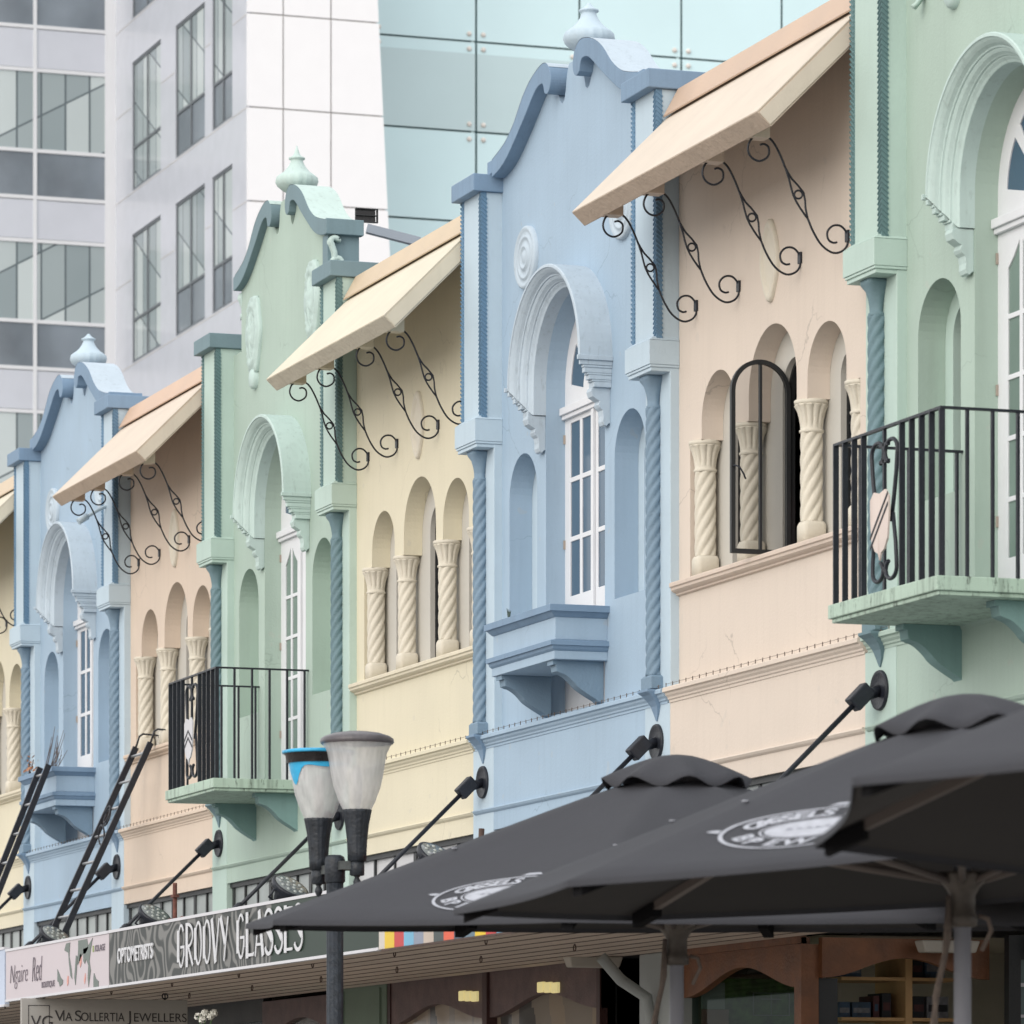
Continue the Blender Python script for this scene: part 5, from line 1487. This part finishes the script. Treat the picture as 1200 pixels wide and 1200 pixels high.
# boxed goods, each its own thing
k_ = 0
def goods(px0, px1, zb, h, mi, lab, yo=.42):
    xa, xb = px_to_X(px0, y1 + yo), px_to_X(px1, y1 + yo)
    t = thing('boxed_game', ((xa + xb) / 2, y1 + yo, zb), lab, 'box', 'boxed goods on the shop shelves')
    MB().box(-(xb - xa) / 2 + .002, (xb - xa) / 2 - .002, 0, .2, 0, h).build('carton', bxm[mi], t, bevel=.003)
    MB().box(-(xb - xa) / 2 + .01, (xb - xa) / 2 - .01, -.003, -.0005, h * .3, h * .62).build('printed_band', bxm[(mi + 3) % 4], t)
goods(984, 1010, 2.624, .075, 0, 'navy box lying alone on the upper left shelf')
goods(982, 997, 2.404, .085, 0, 'left navy box on the lower left shelf'); goods(998, 1021, 2.404, .085, 0, 'wide navy box in the middle of the lower left shelf')
goods(1023, 1031, 2.404, .12, 1, 'thin maroon box upright on the lower shelf'); goods(1033, 1045, 2.404, .135, 2, 'tall black box upright on the lower shelf')
goods(1068, 1082, 2.624, .11, 2, 'black box on the upper shelf left of the parasol pole'); goods(1084, 1108, 2.624, .12, 0, 'navy patterned box on the upper shelf beside the rope')
goods(1069, 1084, 2.404, .12, 2, 'black box on the lower shelf right of the oak upright'); goods(1086, 1112, 2.404, .12, 3, 'grey printed box on the lower shelf beside the rope')
# small camera / fittings under the verandah
for px, py, X, lab in ((695, 1130, -.25, 'white oblong light fitting under the verandah above the mauve shopfront'), (1110, 1110, .1, 'cream ceiling unit at the recessed entrance beside the parasol hub')):
    p = wall_pt(px, py, X)
    if px > 1000: p = Vector((px_to_X(1110, y1 - .2), y1 - .2, 2.755))
    o3 = thing('ceiling_fitting', p, lab, 'light fitting')
    MB().taper((-.15, .15, -.05, .05, -.02), (-.17, .17, -.06, .06, .045)).build('casing', mat('cream_casing', (196, 190, 180), bump=0), o3, bevel=.01)

# things glimpsed inside the open casement
ow = Y_b2 - 3.12
for i, (z, h, mi) in enumerate(((4.95, .07, (60, 110, 130)), (5.02, .08, (150, 40, 48)), (5.10, .07, (50, 60, 70)), (5.17, .08, (176, 50, 60)))):
    t = thing('stacked_box', (.34, ow - 1.42, z), ['teal box at the bottom of the pile inside the open window', 'dark red box second from the bottom inside the open window', 'slate box third in the pile inside the open window', 'red box on top of the pile inside the open window'][i], 'box', 'boxes piled inside the open window')
    MB().box(-.06, .12, -.14, .14, 0, h - .004).build('carton', mat('pile_box_%d' % i, mi, mottle=.3, scale=30, bump=0), t, bevel=.003)
    MB().box(-.063, -.0605, -.10, .10, h * .35, h * .6).build('printed_band', letm, t)
t = thing('mirror_ball', (.40, ow - 1.45, 5.45), 'shiny silver ball hanging inside the open window', 'ornament')
MB().lathe([(.0001, -.10)] + [(.10 * math.cos(a), .10 * math.sin(a)) for a in [-pi / 2 + pi * i / 12 for i in range(1, 12)]] + [(.0001, .10)], lambda x, y, h: (x, y, h), n=20, cap=False).build('ball', mat('silver', (220, 220, 225), metal=1, rough=.15, mottle=.2, scale=30, bump=.5, bscale=25), t)
MB().tube([(0, 0, .10), (0, 0, 1.6)], .003, 5).build('cord', black_iron, t)

# ------------------------------------------------------------------ office building behind
white_pan = mat('white_cladding', (248, 248, 251), rough=.35, mottle=.012, bump=0, k=.84)
grey_pan = mat('silver_cladding', (214, 218, 228), rough=.22, mottle=.02, bump=0, k=.80, spec=.6)
joint = mat('cladding_joint', (206, 202, 198), bump=0)
frame_w = mat('white_window_frame', (236, 238, 242), rough=.4, bump=0, mottle=.01)
frame_g = mat('grey_window_frame', (110, 116, 122), rough=.4, bump=0)
def office_glass():  # slanted brick pattern paints window reflections into the base colour
    m = bpy.data.materials.new('office_glass'); m.use_nodes = True
    nt = m.node_tree; N = nt.nodes; L = nt.links; b = N['Principled BSDF']
    geo = N.new('ShaderNodeNewGeometry'); sp = N.new('ShaderNodeSeparateXYZ'); L.new(geo.outputs['Position'], sp.inputs[0])
    ad = N.new('ShaderNodeMath'); ad.operation = 'ADD'; L.new(sp.outputs[0], ad.inputs[0]); L.new(sp.outputs[1], ad.inputs[1])
    sk = N.new('ShaderNodeMath'); sk.operation = 'MULTIPLY_ADD'; sk.inputs[1].default_value = -.55; L.new(ad.outputs[0], sk.inputs[0]); L.new(sp.outputs[2], sk.inputs[2])
    cb = N.new('ShaderNodeCombineXYZ'); L.new(ad.outputs[0], cb.inputs[0]); L.new(sk.outputs[0], cb.inputs[1])
    br = N.new('ShaderNodeTexBrick'); br.offset = .0; br.inputs['Scale'].default_value = 1.0; br.inputs['Brick Width'].default_value = .42; br.inputs['Row Height'].default_value = 1.15
    br.inputs['Mortar Size'].default_value = .018; br.inputs['Color1'].default_value = alb((150, 164, 168), .8); br.inputs['Color2'].default_value = alb((206, 216, 217), .85); br.inputs['Mortar'].default_value = alb((96, 108, 114), .8)
    L.new(cb.outputs[0], br.inputs['Vector']); L.new(br.outputs[0], b.inputs['Base Color'])
    b.inputs['Roughness'].default_value = .15
    return m
og = office_glass()
og_lo = glass_mat('dark_office_glass', (128, 138, 148), rough=.12, mottle=.35, scale=.6)
XC = 10.582; YB = 80.15; YF = 72.0
ob = thing('office_building', (XC, YF, 0), 'tall white and silver clad office block filling the upper left background', 'building')
f = loc(ob)
def nview(x, y, z): return f(x, y, z)
# body
MB(f).box(XC - 9.0, XC + .02, YB + .06, YB + 14, 0, 27).box(XC + .075, XC + 2.0, YF + .06, YB + 10, 0, 27).build('core', grey_pan, ob)
# front white cladding with joints (grid of real panels); slanting right edge
def redge(z): return XC + 2.10 + (19.67 - z) * .05
z = 17.87 - 1.446 * 13; ci = 0
fw = MB(f)
zs = []
while z < 27: zs.append(z); z += 1.446
xs = [XC, 11.155, 11.924]
g = .012
for z in zs:
    z0, z1 = z + g, z + 1.446 - g
    for i, x0 in enumerate(xs):
        last = i == len(xs) - 1
        x1a = (xs[i + 1] - g) if not last else redge(z0); x1b = (xs[i + 1] - g) if not last else redge(z1)
        fw.prism([(x0 + (g if i else 0), z0), (x1a, z0), (x1b, z1), (x0 + (g if i else 0), z1)], YF, YF + .05, lambda p, q, t: (p, t, q))
fw.build('white_cladding', white_pan, ob)
MB(f).prism([(XC + .08, 0), (redge(0) - .03, 0), (redge(27) - .03, 27), (XC + .08, 27)], YF + .04, YF + 2.0, lambda p, q, t: (p, t, q)).build('joint_backing', joint, ob)
# side face : panels and windows
sidew = [(77.163, 79.02), (74.459, 76.245), (72.86, 74.03)]
pitch = 2.88; zbase = 17.89
holes = []
for k_ in range(-5, 3):
    for a_, b_ in sidew:
        z0 = zbase + pitch * k_; holes.append([(a_, z0), (b_, z0), (b_, z0 + 2.15), (a_, z0 + 2.15)])
MB(f).plate([(YF + .05, 0.01), (YB, 0.01), (YB, 27), (YF + .05, 27)], holes, XC, XC + .06, lambda p, q, t: (t, p, q)).build('side_cladding', grey_pan, ob)
jl = MB(f)
for k_ in range(-10, 6):
    z = 17.867 + 1.44 * k_
    jl_y = [(YF + .05, YB)] if k_ % 2 == 0 else [(YF + .05, 72.83), (74.06, 74.43), (76.27, 77.13), (79.05, YB)]
    for a_, b_ in jl_y: jl.box(XC - .004, XC + .001, a_, b_, z - .012, z + .0)
jl.build('panel_joints', joint, ob)
for h_ in holes:
    a_, b_ = h_[0][0], h_[1][0]; z0, z1 = h_[0][1], h_[2][1]
    if z1 < 12: continue
    w = MB(f); t_ = .045; mid = (a_ + b_) / 2; zm = z0 + .72
    for q in ((a_, a_ + t_, z0, z1), (b_ - t_, b_, z0, z1), (mid - t_ / 2, mid + t_ / 2, z0, z1)): w.box(XC + .015, XC + .05, q[0], q[1], q[2], q[3])
    for q in ((z0, z0 + t_), (z1 - t_, z1), (zm - t_ / 2, zm + t_ / 2)): w.box(XC + .017, XC + .049, a_ + t_, b_ - t_, q[0], q[1])
    wo = w.build('window', frame_g, ob)
    MB(f).box(XC + .035, XC + .04, a_ + .02, b_ - .02, zm, z1 - .02).build('pane', og, wo)
    MB(f).box(XC + .036, XC + .041, a_ + .02, b_ - .02, z0 + .02, zm).build('pane', og_lo if (int(a_) + int(z0)) % 2 else og, wo)
# left curtain-wall face
colx = [10.463 - 1.243 * i for i in range(8)]
corner = MB(f).box(10.463, XC + .004, YB - .03, YB + .06, 0, 27).build('corner_trim', frame_w, ob)
for k_ in range(-4, 3):
    z0 = 17.91 + pitch * k_
    wf = MB(f)
    for x in colx: wf.box(x - .06, x + .0, YB - .02, YB + .05, z0, z0 + pitch)
    for za, zb_ in ((z0 - .03, z0 + .03), (z0 + .76, z0 + .82), (z0 + 2.12, z0 + 2.18)): wf.box(colx[-1], 10.463, YB - .015, YB + .045, za, zb_)
    wo = wf.build('window_band', frame_w, ob)
    for i in range(7):
        xa, xb = colx[i + 1], colx[i] - .06
        MB(f).box(xa, xb, YB + .01, YB + .02, z0 + .03, z0 + .76).build('pane', og_lo, wo)
        MB(f).box(xa, xb, YB + .01, YB + .021, z0 + .82, z0 + 2.12).build('pane', og, wo)
        MB(f).box(xa, xb, YB + .0, YB + .03, z0 + 2.19, z0 + pitch - .04).build('spandrel', grey_pan, wo)

# ------------------------------------------------------------------ glass curtain building
gb = thing('glass_building', (12.5, 74.4, 0), 'pale aqua glass curtain wall with round spider fixings, behind the nearer blue gable', 'building')
f = loc(gb)
YG = 74.0
aq = mat('pale_aqua_glass', (200, 226, 231), rough=.12, mottle=.04, scale=.5, bump=0, k=.99, spec=.7)
aq2 = mat('reflection_aqua_glass', (188, 210, 214), rough=.12, mottle=.05, scale=.5, bump=0, k=.95, spec=.7)
gx = [13.21 + 1.757 * i - .0 for i in range(8)]
gx = [14.967 + 1.764 * (i - 2) for i in range(10)]
gz = [19.63 - 1.45 * i for i in range(-5, 14)]
for i in range(len(gx) - 1):
    for j in range(len(gz) - 1):
        x0, x1 = gx[i] + .018, gx[i + 1] - .018; z1, z0 = gz[j] - .016, gz[j + 1] + .016
        if z0 < 0.1: continue
        has_reflection = (j == 5 and i in (1, 2)) or (j == 9 and i in (0, 3)) or (j == 2 and i in (5,))
        MB(f).box(x0, x1, YG, YG + .02, z0, z1).build('glass_pane', aq, gb)
        if has_reflection: MB(f).box(x0, x1, YG - .003, YG - .001, z0, z1 - .18).build('pane_reflection', aq2, gb)  # greyer overlay paints a blurred reflection onto this pane
MB(f).box(gx[0], gx[-1], YG + .06, YG + .10, 0, 27).build('shadow_gap', mat('teal_joint', (96, 128, 132), bump=0), gb)
mu = MB(f)
for x in gx: mu.box(x - .075, x - .030, YG + .022, YG + .055, 0, 27)
mu.build('mullions', mat('pale_teal_mullion', (214, 232, 232), bump=0), gb)
sp_ = MB(f)
for x in gx:
    for z in gz:
        for dx in (-.12, .12):
            for dz_ in (-.12, .12):
                if 10 < z < 24: sp_.lathe([(.0, -.03), (.035, -.028), (.042, -.012), (.042, .0)], lambda p, q, h, x=x, z=z, dx=dx, dz_=dz_: (x + dx + p, YG + h, z + dz_ + q), n=12, cap=False)
sp_.build('spider_fixings', mat('pale_steel_disc', (238, 232, 226), rough=.3, bump=0), gb, weld=False)
MB(f).box(gx[0], gx[-1], YG + .12, YG + 10, 0, 27).build('core', grey_pan, gb)

# metal beam and vent box on the roofs behind the green gable
p0 = at(380 + 50, 268, 40); p1 = at(492, 284, 40)
o = thing('metal_beam', p0, 'grey metal beam end behind the green gable', 'beam')
v = p1 - p0; MB().tube([Vector((0, 0, 0)), v], .05, 4, smooth=False).build('beam', mat('galvanised_beam', (150, 160, 172), mottle=.05), o)
MB().tube([v * .92, v * .92 + Vector((0, 0, -2.0))], .035, 6).build('stay', mat('galvanised_beam', (150, 160, 172)), o)
p0 = at(432, 253, 34.5)
o = thing('junction_box', p0, 'small dark square hollow section at the right end of the green gable', 'fitting')
jb = MB(); jb.box(-.10, .06, -.02, .0, -.05, -.043).box(-.10, .06, -.02, 0, .043, .05).box(-.10, .06, -.02, 0, -.003, .003).box(.055, .065, -.02, 0, -.05, .05)
jb.build('hollow_section', dark_frame, o); MB().box(-.10, .05, .0, .006, -.05, .05).build('back', blk_tape, o)

# ------------------------------------------------------------------ ground
def st(name, mb, m):
    o = mb.build(name, m); o['kind'] = 'structure'; return o
st('ground', MB().add([(-400, -400, -.02), (400, -400, -.02), (400, 600, -.02), (-400, 600, -.02)], [(0, 1, 2, 3)]), mat('grey_ground', (140, 138, 134), mottle=.1))
st('street_paving', MB().box(-12.5, -3.6, -20, 60, -.015, .0), mat('pinkish_street_paving', (158, 150, 142), mottle=.12, scale=4, bump=.4))
st('footpath', MB().box(-3.6, -.0, -20, 60, -.015, .13), mat('grey_footpath', (150, 146, 140), mottle=.1, scale=4, bump=.4))

# ------------------------------------------------------------------ camera
cam = bpy.data.cameras.new('camera'); co = bpy.data.objects.new('camera', cam); COL.objects.link(co)
co.location = (-H, 0, EYE); co.rotation_euler = (R(90), 0, -TH)
cam.sensor_width = 36; cam.sensor_fit = 'HORIZONTAL'; cam.lens = F / 1200 * 36
cam.shift_x = 0; cam.shift_y = (YV - 600) / 1200
cam.clip_start = .5; cam.clip_end = 1500
cam.dof.use_dof = True; cam.dof.focus_distance = 30.0; cam.dof.aperture_fstop = 7.0
scene.camera = co

# ------------------------------------------------------------------ light
world = bpy.data.worlds.new('World'); scene.world = world; world.use_nodes = True
wn = world.node_tree; bg = wn.nodes['Background']
sky = wn.nodes.new('ShaderNodeTexSky'); sky.sky_type = 'NISHITA'; sky.sun_disc = False
SUN_EL, SUN_AZ = R(26), R(-125)      # azimuth measured from +Y towards +X
sky.sun_elevation = SUN_EL; sky.sun_rotation = SUN_AZ; sky.air_density = 1.0; sky.dust_density = 4.0; sky.ozone_density = 1.0
# overcast: a bright even cloud layer over the clear-sky colour
cl = wn.nodes.new('ShaderNodeMix'); cl.data_type = 'RGBA'; cl.inputs[0].default_value = 0.80
wn.links.new(sky.outputs[0], cl.inputs[6]); cl.inputs[7].default_value = (8.6, 8.6, 8.6, 1)
wn.links.new(cl.outputs[2], bg.inputs[0]); bg.inputs[1].default_value = 0.15
sun = bpy.data.lights.new('sun', 'SUN'); so = bpy.data.objects.new('sun', sun); COL.objects.link(so)
sun.energy = 1.05; sun.angle = R(55); sun.color = (1, .98, .955)
dv = Vector((math.sin(SUN_AZ) * math.cos(SUN_EL), math.cos(SUN_AZ) * math.cos(SUN_EL), math.sin(SUN_EL)))
so.rotation_euler = dv.to_track_quat('Z', 'Y').to_euler(); so.location = (-20, 20, 30)

scene.view_settings.view_transform = 'Standard'; scene.view_settings.look = 'None'
scene.view_settings.exposure = 0.30; scene.view_settings.gamma = 1.0
scene.render.resolution_x = 1024; scene.render.resolution_y = 1024
scene.render.engine = 'CYCLES'
